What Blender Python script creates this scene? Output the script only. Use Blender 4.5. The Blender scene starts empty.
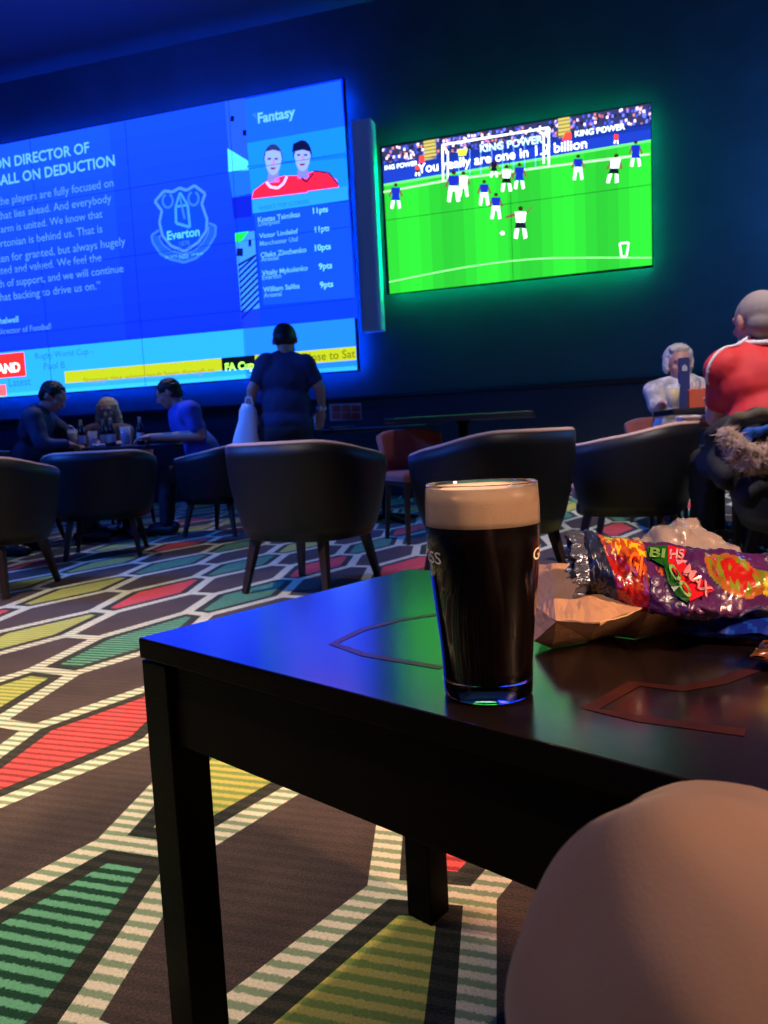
import bpy, bmesh, math, random
from mathutils import Vector, Matrix, noise
R = math.radians
random.seed(7)
scene = bpy.context.scene
COL = scene.collection
PI = math.pi

# ------------------------------------------------------------------ camera
F_PX = 751.84
PITCH, ROLL, CAM_Z = R(5.5927), R(-2.8137), .705
fw = Vector((0, math.cos(PITCH), -math.sin(PITCH)))
up0 = Vector((0, math.sin(PITCH), math.cos(PITCH)))
rt0 = Vector((1, 0, 0))
rt = math.cos(ROLL)*rt0 + math.sin(ROLL)*up0
up = -math.sin(ROLL)*rt0 + math.cos(ROLL)*up0
CAM = Vector((0, 0, CAM_Z))
cam_d = bpy.data.cameras.new('camera')
cam = bpy.data.objects.new('camera', cam_d); COL.objects.link(cam)
cam_d.sensor_fit = 'VERTICAL'; cam_d.sensor_height = 36; cam_d.lens = F_PX*36/1024
cam_d.clip_start = .02; cam_d.clip_end = 60
m = Matrix((rt, up, -fw)).transposed().to_4x4(); m.translation = CAM
cam.matrix_world = m
cam_d.dof.use_dof = True; cam_d.dof.focus_distance = .62; cam_d.dof.aperture_fstop = 17
scene.camera = cam

def ray(x, y):
    return fw + rt*((x-384)/F_PX) - up*((y-512)/F_PX)
def at(x, y, Y):                    # measured photo direction carried out to a known ground distance Y
    d = ray(x, y); return CAM + d*(Y/d.y)
def onz(x, y, z):                   # ... to a known height z
    d = ray(x, y); return CAM + d*((z-CAM_Z)/d.z)

# ------------------------------------------------------------------ materials
MATS = {}
def s2l(c):
    return tuple((v/12.92 if v <= .04045 else ((v+.055)/1.055)**2.4) for v in c)
def mat(name, col, rough=.6, metal=0, spec=.5, bump=0, bscale=200, coat=0, crough=.05, var=0, vscale=8, sheen=0, trans=0, ior=1.45, emit=None, es=1, alpha=1, stretch=None):
    if name in MATS: return MATS[name]
    M = bpy.data.materials.new(name); M.use_nodes = True
    nt = M.node_tree; b = nt.nodes['Principled BSDF']
    b.inputs['Base Color'].default_value = (*col, 1)
    b.inputs['Roughness'].default_value = rough
    b.inputs['Metallic'].default_value = metal
    b.inputs['Specular IOR Level'].default_value = spec
    b.inputs['Coat Weight'].default_value = coat
    b.inputs['Coat Roughness'].default_value = crough
    b.inputs['Sheen Weight'].default_value = sheen
    b.inputs['Transmission Weight'].default_value = trans
    b.inputs['IOR'].default_value = ior
    b.inputs['Alpha'].default_value = alpha
    if emit:
        b.inputs['Emission Color'].default_value = (*emit, 1); b.inputs['Emission Strength'].default_value = es
    if bump or var:
        tc = nt.nodes.new('ShaderNodeTexCoord')
        mp = nt.nodes.new('ShaderNodeMapping'); nt.links.new(tc.outputs['Object'], mp.inputs[0])
        if stretch: mp.inputs['Scale'].default_value = stretch
    if bump:
        n = nt.nodes.new('ShaderNodeTexNoise'); n.inputs['Scale'].default_value = bscale; n.inputs['Detail'].default_value = 4
        nt.links.new(mp.outputs[0], n.inputs['Vector'])
        bp = nt.nodes.new('ShaderNodeBump'); bp.inputs['Strength'].default_value = bump; bp.inputs['Distance'].default_value = .004
        nt.links.new(n.outputs[0], bp.inputs['Height']); nt.links.new(bp.outputs[0], b.inputs['Normal'])
    if var:
        n = nt.nodes.new('ShaderNodeTexNoise'); n.inputs['Scale'].default_value = vscale; n.inputs['Detail'].default_value = 5
        nt.links.new(mp.outputs[0], n.inputs['Vector'])
        mr = nt.nodes.new('ShaderNodeMapRange'); mr.inputs[1].default_value = .3; mr.inputs[2].default_value = .7
        mr.inputs[3].default_value = 1-var; mr.inputs[4].default_value = 1+var
        nt.links.new(n.outputs[0], mr.inputs[0])
        mx = nt.nodes.new('ShaderNodeMix'); mx.data_type = 'RGBA'; mx.blend_type = 'MULTIPLY'; mx.inputs[0].default_value = 1
        mx.inputs[6].default_value = (*col, 1); nt.links.new(mr.outputs[0], mx.inputs[7])
        nt.links.new(mx.outputs[2], b.inputs['Base Color'])
    MATS[name] = M
    return M

def emit_attr(name, strength=1.0):
    M = bpy.data.materials.new(name); M.use_nodes = True; nt = M.node_tree
    nt.nodes.clear()
    o = nt.nodes.new('ShaderNodeOutputMaterial'); e = nt.nodes.new('ShaderNodeEmission')
    a = nt.nodes.new('ShaderNodeVertexColor'); a.layer_name = 'Col'
    nt.links.new(a.outputs[0], e.inputs[0]); e.inputs[1].default_value = strength
    nt.links.new(e.outputs[0], o.inputs[0]); return M

def attr_mat(name, rough=.3, coat=0, spec=.5, metal=0, bump=0, bscale=60):
    M = bpy.data.materials.new(name); M.use_nodes = True; nt = M.node_tree
    b = nt.nodes['Principled BSDF']; a = nt.nodes.new('ShaderNodeVertexColor'); a.layer_name = 'Col'
    nt.links.new(a.outputs[0], b.inputs['Base Color']); b.inputs['Roughness'].default_value = rough
    b.inputs['Coat Weight'].default_value = coat; b.inputs['Coat Roughness'].default_value = .12; b.inputs['Specular IOR Level'].default_value = spec
    b.inputs['Metallic'].default_value = metal
    if bump:
        n = nt.nodes.new('ShaderNodeTexNoise'); n.inputs['Scale'].default_value = bscale; n.inputs['Detail'].default_value = 3
        tc = nt.nodes.new('ShaderNodeTexCoord'); nt.links.new(tc.outputs['Object'], n.inputs['Vector'])
        bp = nt.nodes.new('ShaderNodeBump'); bp.inputs['Strength'].default_value = bump; bp.inputs['Distance'].default_value = .01
        nt.links.new(n.outputs[0], bp.inputs['Height']); nt.links.new(bp.outputs[0], b.inputs['Normal'])
    return M

# ------------------------------------------------------------------ object helpers
def link(name, me, parent=None, loc=None, rotz=None):
    o = bpy.data.objects.new(name, me); COL.objects.link(o)
    if parent: o.parent = parent
    if loc is not None: o.location = loc
    if rotz is not None: o.rotation_euler = (0, 0, rotz)
    return o
def tag(o, label, cat, group=None, kind=None):
    o['label'] = label; o['category'] = cat
    if group: o['group'] = group
    if kind: o['kind'] = kind
    return o
def thing(name, label, cat, loc=(0, 0, 0), rotz=0, group=None):
    o = bpy.data.objects.new(name, None); COL.objects.link(o); o.empty_display_size = .1
    o.location = loc; o.rotation_euler = (0, 0, rotz)
    return tag(o, label, cat, group)
def obj(name, bm, m, parent=None, smooth=False, loc=None):
    me = bpy.data.meshes.new(name)
    bmesh.ops.recalc_face_normals(bm, faces=bm.faces)
    bm.to_mesh(me); bm.free()
    for mm in (m if isinstance(m, (list, tuple)) else [m]): me.materials.append(mm)
    if smooth:
        for p in me.polygons: p.use_smooth = True
    return link(name, me, parent, loc)
def struct(name, bm, m, smooth=False):
    o = obj(name, bm, m, None, smooth); o['kind'] = 'structure'; return o
def dup(root, loc, rotz, label, group=None):
    r = root.copy(); COL.objects.link(r); r.location = loc; r.rotation_euler = (0, 0, rotz); r['label'] = label
    if group: r['group'] = group
    for ch in list(root.children):
        c = ch.copy(); COL.objects.link(c); c.parent = r
        for g in list(ch.children):
            d = g.copy(); COL.objects.link(d); d.parent = c
    return r

def add_box(bm, c, s, rot=None, bevel=0):
    r = bmesh.ops.create_cube(bm, size=1)
    vs = r['verts']
    M = Matrix.Translation(c) @ (rot or Matrix.Identity(4)) @ Matrix.Diagonal((*s, 1))
    bmesh.ops.transform(bm, matrix=M, verts=vs)
    if bevel:
        es = list({e for v in vs for e in v.link_edges})
        bmesh.ops.bevel(bm, geom=es, offset=bevel, segments=2, affect='EDGES', profile=.6)
def box_bm(c, s, rot=None, bevel=0):
    bm = bmesh.new(); add_box(bm, c, s, rot, bevel); return bm
def lathe(bm, prof, n=48, M=None, cap0=True, cap1=True):
    rings = []
    for (r, z) in prof:
        ring = []
        for k in range(n):
            a = 2*PI*k/n; v = Vector((r*math.cos(a), r*math.sin(a), z))
            ring.append(bm.verts.new(M @ v if M else v))
        rings.append(ring)
    for a, b in zip(rings, rings[1:]):
        for k in range(n):
            bm.faces.new((a[k], a[(k+1) % n], b[(k+1) % n], b[k]))
    if cap0: bm.faces.new(list(reversed(rings[0])))
    if cap1: bm.faces.new(rings[-1])
def lathe_bm(prof, **k):
    bm = bmesh.new(); lathe(bm, prof, **k); return bm
def frame_z(d):
    return d.to_track_quat('Z', 'Y').to_matrix().to_4x4()
def cone(bm, p0, p1, r0, r1, n=14):        # closed round-ended tapered limb
    p0 = Vector(p0); p1 = Vector(p1); d = p1-p0; L = d.length
    prof = []
    for k in range(5): a = -PI/2 + k*PI/2/5; prof.append((max(r0*math.cos(a), r0*.02), r0*math.sin(a)))
    prof.append((r0, 0)); prof.append((r1, L))
    for k in range(1, 6): a = k*PI/2/5; prof.append((max(r1*math.cos(a), r1*.02), L+r1*math.sin(a)))
    lathe(bm, prof, n=n, M=Matrix.Translation(p0) @ frame_z(d if L > 1e-6 else Vector((0, 0, 1))))
def chain(bm, pts, rs):
    for (a, b, r0, r1) in zip(pts, pts[1:], rs, rs[1:]): cone(bm, a, b, r0, r1)
def ell(bm, c, s, rot=None, seg=20):
    r = bmesh.ops.create_uvsphere(bm, u_segments=seg, v_segments=seg//2+2, radius=1)
    bmesh.ops.transform(bm, matrix=Matrix.Translation(c) @ (rot or Matrix.Identity(4)) @ Matrix.Diagonal((*s, 1)), verts=r['verts'])
def bar(bm, p0, p1, w, t, upv=Vector((0, 0, 1)), w1=None, t1=None):
    p0 = Vector(p0); p1 = Vector(p1); d = (p1-p0).normalized(); x = d.cross(upv)
    if x.length < 1e-4: x = Vector((1, 0, 0))
    x.normalize(); y = x.cross(d)
    w1 = w if w1 is None else w1; t1 = t if t1 is None else t1
    a = [bm.verts.new(p0 + x*sx*w/2 + y*sy*t/2) for sx, sy in ((-1, -1), (1, -1), (1, 1), (-1, 1))]
    b = [bm.verts.new(p1 + x*sx*w1/2 + y*sy*t1/2) for sx, sy in ((-1, -1), (1, -1), (1, 1), (-1, 1))]
    bm.faces.new(a[::-1]); bm.faces.new(b)
    for k in range(4): bm.faces.new((a[k], a[(k+1) % 4], b[(k+1) % 4], b[k]))
def baked(name, bm, m, parent=None, voxel=.008, smooth=3, displace=0, dscale=.1, mods=None):
    me = bpy.data.meshes.new('tmp'); bmesh.ops.recalc_face_normals(bm, faces=bm.faces); bm.to_mesh(me); bm.free()
    o = bpy.data.objects.new('tmp', me); COL.objects.link(o)
    if voxel:
        r = o.modifiers.new('r', 'REMESH'); r.mode = 'VOXEL'; r.voxel_size = voxel
    if smooth:
        s = o.modifiers.new('s', 'SMOOTH'); s.factor = .5; s.iterations = smooth
    dg = bpy.context.evaluated_depsgraph_get(); dg.update()
    me2 = bpy.data.meshes.new_from_object(o.evaluated_get(dg))
    bpy.data.objects.remove(o); bpy.data.meshes.remove(me)
    if displace:
        for v in me2.vertices:
            n_ = noise.noise(Vector(v.co)/dscale)
            v.co += v.normal*displace*n_
    me2.materials.clear()
    for mm in (m if isinstance(m, (list, tuple)) else [m]): me2.materials.append(mm)
    for p in me2.polygons: p.use_smooth = True; p.material_index = 0
    me2.name = name
    return link(name, me2, parent)

_txt = {}
def text_geo(s, bold=0.0):
    key = (s, bold)
    if key in _txt: return _txt[key]
    cu = bpy.data.curves.new('t', 'FONT'); cu.body = s; cu.size = 1; cu.resolution_u = 3; cu.offset = bold
    o = bpy.data.objects.new('t', cu); COL.objects.link(o)
    dg = bpy.context.evaluated_depsgraph_get(); dg.update()
    me = bpy.data.meshes.new_from_object(o.evaluated_get(dg))
    vs = [(v.co.x, v.co.y) for v in me.vertices]; fs = [tuple(p.vertices) for p in me.polygons]
    bpy.data.objects.remove(o); bpy.data.curves.remove(cu); bpy.data.meshes.remove(me)
    x0 = min(v[0] for v in vs); x1 = max(v[0] for v in vs)
    _txt[key] = ([(v[0]-x0, v[1]) for v in vs], fs, x1-x0)
    return _txt[key]

# ------------------------------------------------------------------ wall plane and displays
WAZ = R(-16.557)
Wd = Vector((math.cos(WAZ), math.sin(WAZ), 0)); Wn = Vector((-Wd.y, Wd.x, 0))   # Wn points away from camera
D = 8.6                                     # distance of the display face from the camera
def wsz(x, y):
    d = ray(x, y); P = CAM + d*(D/(Wn.dot(d))); return P.dot(Wd), P.z
def wpt(s, z, off=0):                       # off towards the room
    return Wd*s + Wn*(D-off) + Vector((0, 0, z))

class Picture:                              # the image shown on a display: one mesh, one colour per face
    def __init__(self): self.v = []; self.f = []; self.c = []
    hdr = 1.5
    def face(self, sz, col, layer):
        b = len(self.v); off = .004 + layer*.0016
        for s, z in sz: self.v.append(wpt(s, z, off))
        self.f.append(tuple(range(b, b+len(sz)))); self.c.append(s2l(col) if len(col) == 3 else col)
    def poly(self, px, col, layer=1): self.face([wsz(*p) for p in px], col, layer)
    def line(self, px, w, col, layer=2):    # polyline of width w metres
        P = [wsz(*p) for p in px]
        for a, b in zip(P, P[1:]):
            dx, dz = b[0]-a[0], b[1]-a[1]; L = math.hypot(dx, dz) or 1; nx, nz = -dz/L*w/2, dx/L*w/2
            self.face([(a[0]+nx, a[1]+nz), (a[0]-nx, a[1]-nz), (b[0]-nx, b[1]-nz), (b[0]+nx, b[1]+nz)], col, layer)
    def text(self, s, xr, yr, xl, col, h=None, layer=3, vis=None, bold=.008, dz=0):
        # right end of the baseline at photo point (xr,yr), left end of the visible words at xl
        vs, fs, w = text_geo(s, bold); wv = text_geo(vis, bold)[2] if vis else w
        s1, z1 = wsz(xr, yr); s0, _ = wsz(xl, yr); k = (s1-s0)/wv; kh = h or k
        b = len(self.v); off = .004 + layer*.0016
        for x, y in vs: self.v.append(wpt(s1-(w-x)*k, z1+y*kh+dz, off))
        for f in fs: self.f.append(tuple(i+b for i in f)); self.c.append(s2l(col))
    def build(self, name, m, parent):
        me = bpy.data.meshes.new(name); me.from_pydata([tuple(v) for v in self.v], [], self.f)
        a = me.color_attributes.new('Col', 'FLOAT_COLOR', 'CORNER')
        for p, c in zip(me.polygons, self.c):      # a display driven brighter than the camera can hold
            c = tuple(v*(1+self.hdr*min(1, max(0, (v-.35)/.5))) for v in c[:3])
            for li in p.loop_indices: a.data[li].color = (*c, 1)
        me.materials.append(m); return link(name, me, parent)

black_plastic = mat('black_plastic', (.01, .01, .012), .45)
screen_emit = emit_attr('display_light', 1.15)

def cabinet(name, label, s0, s1, z0, z1, ncol, nrow, pic, cat, glow, gstr, joint=(.003, .02, .01)):
    t = thing(name, label, cat, wpt((s0+s1)/2, z0, 0)); t.rotation_euler = (0, 0, WAZ)
    inv = Matrix.Rotation(-WAZ, 4, 'Z') @ Matrix.Translation(-t.location)
    def put(o):
        o.data.transform(inv); o.parent = t
    rot = Matrix.Rotation(WAZ, 4, 'Z')
    bm = box_bm(wpt((s0+s1)/2, (z0+z1)/2, -.03), (s1-s0+.03, .06, z1-z0+.03), rot)
    put(obj('housing', bm, black_plastic))
    bm = bmesh.new()
    for k in range(1, ncol): add_box(bm, wpt(s0+(s1-s0)*k/ncol, (z0+z1)/2, .02), (.004, .003, z1-z0), rot)
    for k in range(1, nrow): add_box(bm, wpt((s0+s1)/2, z0+(z1-z0)*k/nrow, .02), (s1-s0, .003, .004), rot)
    put(obj('panel_joints', bm, mat(name+'_joint', joint, .6)))
    put(pic.build('display', screen_emit, None))
    # added emissive strips behind the housing, for the glow on the wall
    lm = mat(name+'_added_glow', (0, 0, 0), 1, emit=glow, es=gstr)
    i_ = .04
    for nm, a, b in (('x', (s0+i_, z0+i_), (s1-i_, z0+i_)), ('x', (s0+i_, z1-i_), (s1-i_, z1-i_)), ('z', (s0+i_, z0+i_), (s0+i_, z1-i_)), ('z', (s1-i_, z0+i_), (s1-i_, z1-i_))):
        bm = bmesh.new(); bar(bm, wpt(*a, -.068), wpt(*b, -.068), .012, .012); put(obj('added_glow_strip', bm, lm))
    return t

# ---- right hand display: the football match
tv = Picture()
g1, g2 = (.10, .74, .12), (.06, .62, .08)
TL, TR, BL, BR = (382, 148.6), (650.5, 103.5), (390, 294), (652, 265)
def tvp(u, v):     # u across, v down 0..1
    a = (TL[0]+(TR[0]-TL[0])*u, TL[1]+(TR[1]-TL[1])*u); b = (BL[0]+(BR[0]-BL[0])*u, BL[1]+(BR[1]-BL[1])*u)
    return (a[0]+(b[0]-a[0])*v, a[1]+(b[1]-a[1])*v)
def tq(u0, v0, u1, v1, col, layer=1, v0b=None, v1b=None):
    v0b = v0 if v0b is None else v0b; v1b = v1 if v1b is None else v1b
    tv.poly([tvp(u0, v0), tvp(u1, v0b), tvp(u1, v1b), tvp(u0, v1)], col, layer)
tq(0, 0, 1, 1, g1, 0)
for k in range(24):               # mowing tones
    u = k/24; c = .5+.5*math.sin(k*.9)
    tq(u, .22, u+1/24, 1, tuple(a*(.93+.08*c) for a in (.20, .76, .24)), 1)
tq(0, .0, 1, .13, (.22, .24, .42), 2)
for k in range(520):              # crowd
    u, v = random.random(), random.uniform(.0, .115)
    c = random.choice([(.55, .6, .9), (.9, .85, .9), (.2, .25, .6), (.1, .1, .3), (.8, .6, .55), (.3, .4, .8)])
    tq(u, v, min(1, u+.008), v+.018, c, 3)
for u0, u1 in ((.155, .2), (.655, .70)):
    tq(u0, .0, u1, .13, (.75, .72, .45), 4)
    for k in range(5): tq(u0, .015+k*.024, u1, .022+k*.024, (.5, .48, .3), 5)
tq(0, .105, 1, .245, (.13, .27, .72), 4, .135, .225)
tq(0, .105, 1, .16, (.10, .2, .6), 4, .12, .16)
tq(0, .245, 1, .262, (.5, .8, .55), 5, .225, .24)
tv.text('ING POWER', 418, 165.5, 385, (.9, .95, 1), layer=6, bold=.02)
tv.text('KING POWER', 625, 129.5, 575, (.9, .95, 1), layer=6, bold=.02, vis='KING POWER')
tv.text('KING POWER', 543, 143, 480, (.8, .88, 1), layer=6, bold=.02)
tv.text('You really are one in 1.2 billion', 587, 148.3, 417, (.95, .97, 1), layer=7, bold=.012)
def zp(x, y): return (370+x/2.56, 90+y/2.56)
W_ = (.92, .97, .95)
tv.line([zp(188, 235), zp(186, 142), zp(458, 98), zp(458, 195)], .02, W_, 8)
tv.line([zp(186, 142), zp(200, 160), zp(200, 228)], .018, W_, 7)
tv.line([zp(458, 98), zp(445, 118), zp(445, 190)], .018, W_, 7)
for k in range(9): tv.line([zp(200+k*28, 160-k*4.6), zp(200+k*28, 226-k*3.6)], .006, (.6, .75, .95), 6)
tv.line([zp(36, 262), zp(200, 232), zp(458, 197), zp(716, 165)], .02, (.75, .95, .75), 6)
arc = [zp(50+ (720-50)*k/20, 492-62*math.sin(PI*.5*min(1, k/14))+max(0, k-14)*0) for k in range(21)]
tv.line(arc, .012, (.7, .95, .7), 6)
def player(x, y, h, shirt, short, lean=0, arms=False):
    def p(dx, dy): return zp(x+(dx+lean*dy)*h, y-dy*h)
    sk = (.55, .38, .32)
    tv.poly([p(-.06, .86), p(.06, .86), p(.07, .96), p(0, 1.0), p(-.07, .96)], (.25, .15, .12), 9)
    tv.poly([p(-.17, .82), p(.17, .82), p(.13, .48), p(-.13, .48)], shirt, 10)
    tv.poly([p(-.14, .5), p(.14, .5), p(.17, .3), p(0, .34), p(-.17, .3)], short, 11)
    tv.poly([p(-.17, .3), p(-.05, .32), p(-.1, .0), p(-.2, .02)], W_, 9)
    tv.poly([p(.05, .32), p(.16, .3), p(.2, .04), p(.1, .0)], W_, 9)
    if arms:
        tv.poly([p(-.15, .8), p(-.12, .7), p(-.45, .62), p(-.47, .68)], sk, 9); tv.poly([p(.15, .8), p(.12, .7), p(.38, .98), p(.4, 1.03)], sk, 9)
    else:
        tv.poly([p(-.16, .8), p(-.1, .75), p(-.22, .45), p(-.28, .48)], sk, 9); tv.poly([p(.16, .8), p(.1, .75), p(.22, .45), p(.28, .48)], sk, 9)
bl, wh = (.12, .2, .72), (.88, .93, .95)
for a in ((67, 305, 66, bl, bl), (215, 288, 82, bl, wh), (240, 275, 66, wh, wh), (293, 297, 66, bl, wh), (323, 332, 68, bl, wh), (350, 262, 70, wh, (.1, .1, .1)),
          (383, 255, 68, bl, bl), (533, 232, 66, bl, wh), (680, 198, 68, bl, bl)):
    player(*a)
player(620, 240, 76, wh, (.1, .1, .15), .15); player(386, 382, 84, (.92, .96, .94), (.1, .12, .2), 0, True)
player(318, 225, 48, (.15, .1, .2), (.1, .1, .2)); player(630, 140, 30, (.95, .3, .2), (.9, .3, .2)); player(123, 222, 32, (.9, .35, .25), (.1, .1, .2))
tv.poly([zp(500, 110), zp(515, 108), zp(516, 128), zp(492, 131)], (.95, .35, .3), 8)
tv.poly([zp(128, 170), zp(140, 168), zp(141, 186), zp(126, 188)], (.95, .35, .3), 8)
tv.poly([zp(225, 155), zp(250, 150), zp(246, 168), zp(228, 170)], (.85, .9, .3), 8)
tv.poly([zp(338, 362), zp(344, 364), zp(345, 370), zp(338, 373), zp(333, 368)], (.95, 1, .95), 9)
tv.line([zp(639, 394), zp(662, 391), zp(657, 426), zp(644, 428), zp(639, 394)], .016, W_, 9)
s0, z1 = wsz(381.9, 148.6); s1, z0 = wsz(652, 265)
cabinet('video_screen', 'wide wall screen showing a green football match with added glow strips behind it', wsz(386, 220)[0]-.02, s1, z0, wsz(650.5, 103.5)[1], 2, 2, tv, 'screen', (.0, .85, .32), 60.0)
TVBOX = (wsz(386, 220)[0], s1, z0, wsz(650.5, 103.5)[1])

# ---- left hand video wall: the news page
nw = Picture()
SR = wsz(350, 225)[0]; ZB = wsz(358, 370)[1]; ZT = wsz(341, 79)[1]
PW = (wsz(350, 225)[0]-wsz(235, 225)[0])   # one panel column
SL = SR-5*1.44
def q(px, col, layer=1): nw.poly(px, col, layer)
nw.face([(SL, ZB), (SR, ZB), (SR, ZT), (SL, ZT)], (.05, .22, .90), 0)
base = [(.05, .24, .92), (.04, .17, .86)]
zm = wsz(200, 195)[1]
S1 = wsz(243, 240)[0]
rows = 14
for r_ in range(rows):            # the page's own blue gradient, lighter at the top
    for c_ in range(10):
        za = ZT-(ZT-ZB)*.86*r_/rows; zb = ZT-(ZT-ZB)*.86*(r_+1)/rows
        sa = SL+(S1-SL)*c_/10; sb = SL+(S1-SL)*(c_+1)/10
        t_ = r_/rows
        c = (.07+.03*(1-t_), .35-.12*t_, .97) if c_ < 7 else (.06+.03*(1-t_), .32-.12*t_, .95)
        nw.face([(sa, zb), (sb, zb), (sb, za), (sa, za)], c, 1)
LT = (.34, .60, .98)
HD = (.42, .70, 1)
nw.text('EVERTON DIRECTOR OF', 90, 152.5, 2, HD, vis='N DIRECTOR OF', bold=.02)
nw.text('FOOTBALL ON DEDUCTION', 115.5, 165.5, -1, HD, vis='ALL ON DEDUCTION', bold=.02)
for full, vis, x, y in (('“I know that the players are fully focused on', 'he players are fully focused on', 114, 186.5), ('everything that lies ahead. And everybody', 'hat lies ahead. And everybody', 112, 202),
                        ('at Goodison, arm is united. We know that', 'arm is united. We know that', 103, 217.5), ('every Evertonian is behind us. That is', 'rtonian is behind us. That is', 103, 232.5),
                        ('never taken for granted, but always hugely', 'en for granted, but always hugely', 126, 245), ('appreciated and valued. We feel the', 'ted and valued. We feel the', 102, 261),
                        ('strength of support, and we will continue', 'n of support, and we will continue', 124, 272), ('to use that backing to drive us on.”', 'hat backing to drive us on.”', 101, 289)):
    nw.text(full, x, y, 0, LT, vis=vis, bold=.006)
nw.text('Kevin Thelwell', 19, 322, 0, HD, vis='helwell', bold=.015)
nw.text('Director of Football', 51.6, 329, -2, LT, bold=.005)
def cz(x, y): return (140+x/8.533, 170+y/8.533)
CR = (.22, .50, 1)
sh = [(130, 270), (210, 180), (280, 190), (340, 155), (400, 175), (470, 135), (560, 205), (530, 290), (575, 420), (570, 520), (500, 620), (385, 695), (270, 650), (195, 560), (170, 450), (190, 350), (130, 270)]
nw.poly([cz(*p) for p in sh[:-1]], (.06, .30, .96), 2)
nw.line([cz(*p) for p in sh], .036, (.30, .58, 1), 4)
rib = [(165, 515), (100, 560), (112, 620), (180, 720), (270, 765), (380, 790), (480, 755), (580, 670), (645, 560), (650, 480), (590, 455)]
rin = [(178, 560), (165, 580), (200, 640), (270, 690), (380, 720), (470, 690), (540, 620), (585, 540), (590, 480)]
nw.line([cz(*p) for p in rib], .03, CR, 3); nw.line([cz(*p) for p in rin], .02, CR, 3)
for a, b, c, d in zip(rib[1:10], rib[2:11], rin, rin[1:]): nw.poly([cz(*a), cz(*b), cz(*d), cz(*c)], (.12, .38, .98), 2)
for cx, cy in ((240, 265), (460, 245)): nw.line([cz(cx+44*math.sin(2*PI*k/16), cy-58*math.cos(2*PI*k/16)) for k in range(1, 16)], .03, CR, 4)
nw.line([cz(345, 195), cz(308, 315), cz(410, 300), cz(345, 195)], .03, (.25, .62, 1), 4)
nw.line([cz(308, 315), cz(312, 455), cz(430, 490), cz(410, 300)], .036, (.25, .62, 1), 4)
nw.line([cz(345, 235), cz(385, 420)], .03, CR, 4)
nw.text('Everton', *cz(515, 560), cz(235, 560)[0], (.35, .72, 1), bold=.03, layer=5)
nw.text('1878', *cz(428, 640), cz(340, 640)[0], CR, bold=.01, layer=5)
for s_, x, y, x0 in (('NIL SATIS', 325, 745, 215), ('NISI', 415, 752, 340), ('OPTIMUM', 540, 722, 440)): nw.text(s_, *cz(x, y), cz(x0, y)[0], (.35, .68, 1), layer=5, bold=.01)
# sports advert column
def fz(x, y): return (220+x/5.12, 80+y/5.12)
q([(225, 101.5), (341, 79), (358, 318), (243, 329)], (.05, .26, .92), 2)
q([fz(25, 110), fz(130, 95), fz(145, 415), fz(45, 350)], (.15, .38, .85), 3)
q([fz(40, 350), fz(145, 415), fz(150, 462), fz(45, 472)], (.35, .78, 1), 3)
for x, y in ((65, 200), (128, 272)): q([fz(x-9, y-14), fz(x+9, y-14), fz(x+9, y+14), fz(x-9, y+14)], (.02, .05, .3), 4)
q([fz(45, 475), fz(160, 460), fz(163, 590), fz(65, 605)], (.12, .45, .85), 3)
q([fz(60, 600), fz(163, 580), fz(163, 700), fz(72, 712)], (.06, .15, .75), 3)
q([fz(130, 100), fz(618, 5), fz(640, 240), fz(140, 325)], (.10, .42, 1), 3)
nw.text('Fantasy', *fz(388, 188), fz(195, 188)[0], (.45, .72, 1), layer=5, bold=.03)
q([fz(165, 180), fz(185, 168), fz(188, 202)], (.2, .5, 1), 5)
q([fz(140, 325), fz(640, 238), fz(660, 560), fz(165, 612)], (.10, .58, .88), 4)
q([fz(140, 440), fz(645, 380), fz(650, 400), fz(142, 450)], (.08, .5, .8), 5)
SK = (.62, .68, .92)
q([fz(165, 610), fz(175, 570), fz(240, 520), fz(330, 492), fz(400, 492), fz(440, 540), fz(452, 578)], (.93, .16, .32), 6)
q([fz(400, 500), fz(480, 470), fz(560, 480), fz(600, 515), fz(610, 550), fz(450, 570)], (.93, .16, .32), 5)
nw.line([fz(240, 525), fz(262, 550), fz(300, 555), (fz(330, 530)), fz(345, 495)], .03, (.75, .75, 1), 8)
nw.line([fz(420, 505), fz(445, 525), fz(480, 480)], .025, (.25, .08, .3), 7); nw.line([fz(480, 468), fz(560, 478), fz(608, 540)], .02, (.25, .1, .35), 7)
def face_(cx, cy, w, h, hair, top):
    f = [fz(cx+w*math.sin(2*PI*k/18)*(1 if math.cos(2*PI*k/18) > 0 else .86), cy-h*math.cos(2*PI*k/18)) for k in range(18)]
    q(f, SK, 7)
    q([fz(cx-w*.5, cy+h*.6), fz(cx+w*.5, cy+h*.6), fz(cx+w*.75, cy+h*1.45), fz(cx-w*.65, cy+h*1.5)], (.55, .55, .82), 6)
    hp = [fz(cx+w*1.08*math.sin(2*PI*k/18), cy-h*1.05*math.cos(2*PI*k/18)) for k in range(-5, 6)]
    hp += [fz(cx+w*.8, cy-h*top), fz(cx, cy-h*(top+.12)), fz(cx-w*.8, cy-h*top)]
    q(hp, hair, 8)
    for sx in (-.42, .35): q([fz(cx+w*(sx-.2), cy-h*.12), fz(cx+w*(sx+.2), cy-h*.15), fz(cx+w*(sx+.18), cy-h*.02), fz(cx+w*(sx-.18), cy)], (.25, .2, .45), 9)
    q([fz(cx-w*.05, cy-h*.05), fz(cx+w*.14, cy-h*.05), fz(cx+w*.18, cy+h*.28), fz(cx-w*.1, cy+h*.3)], (.72, .55, .75), 9)
    q([fz(cx-w*.35, cy+h*.5), fz(cx+w*.3, cy+h*.47), fz(cx+w*.22, cy+h*.62), fz(cx-w*.2, cy+h*.64)], (.55, .2, .4), 9)
face_(275, 412, 46, 78, (.18, .22, .5), .55)
face_(425, 392, 45, 78, (.06, .08, .3), .30)
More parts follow.
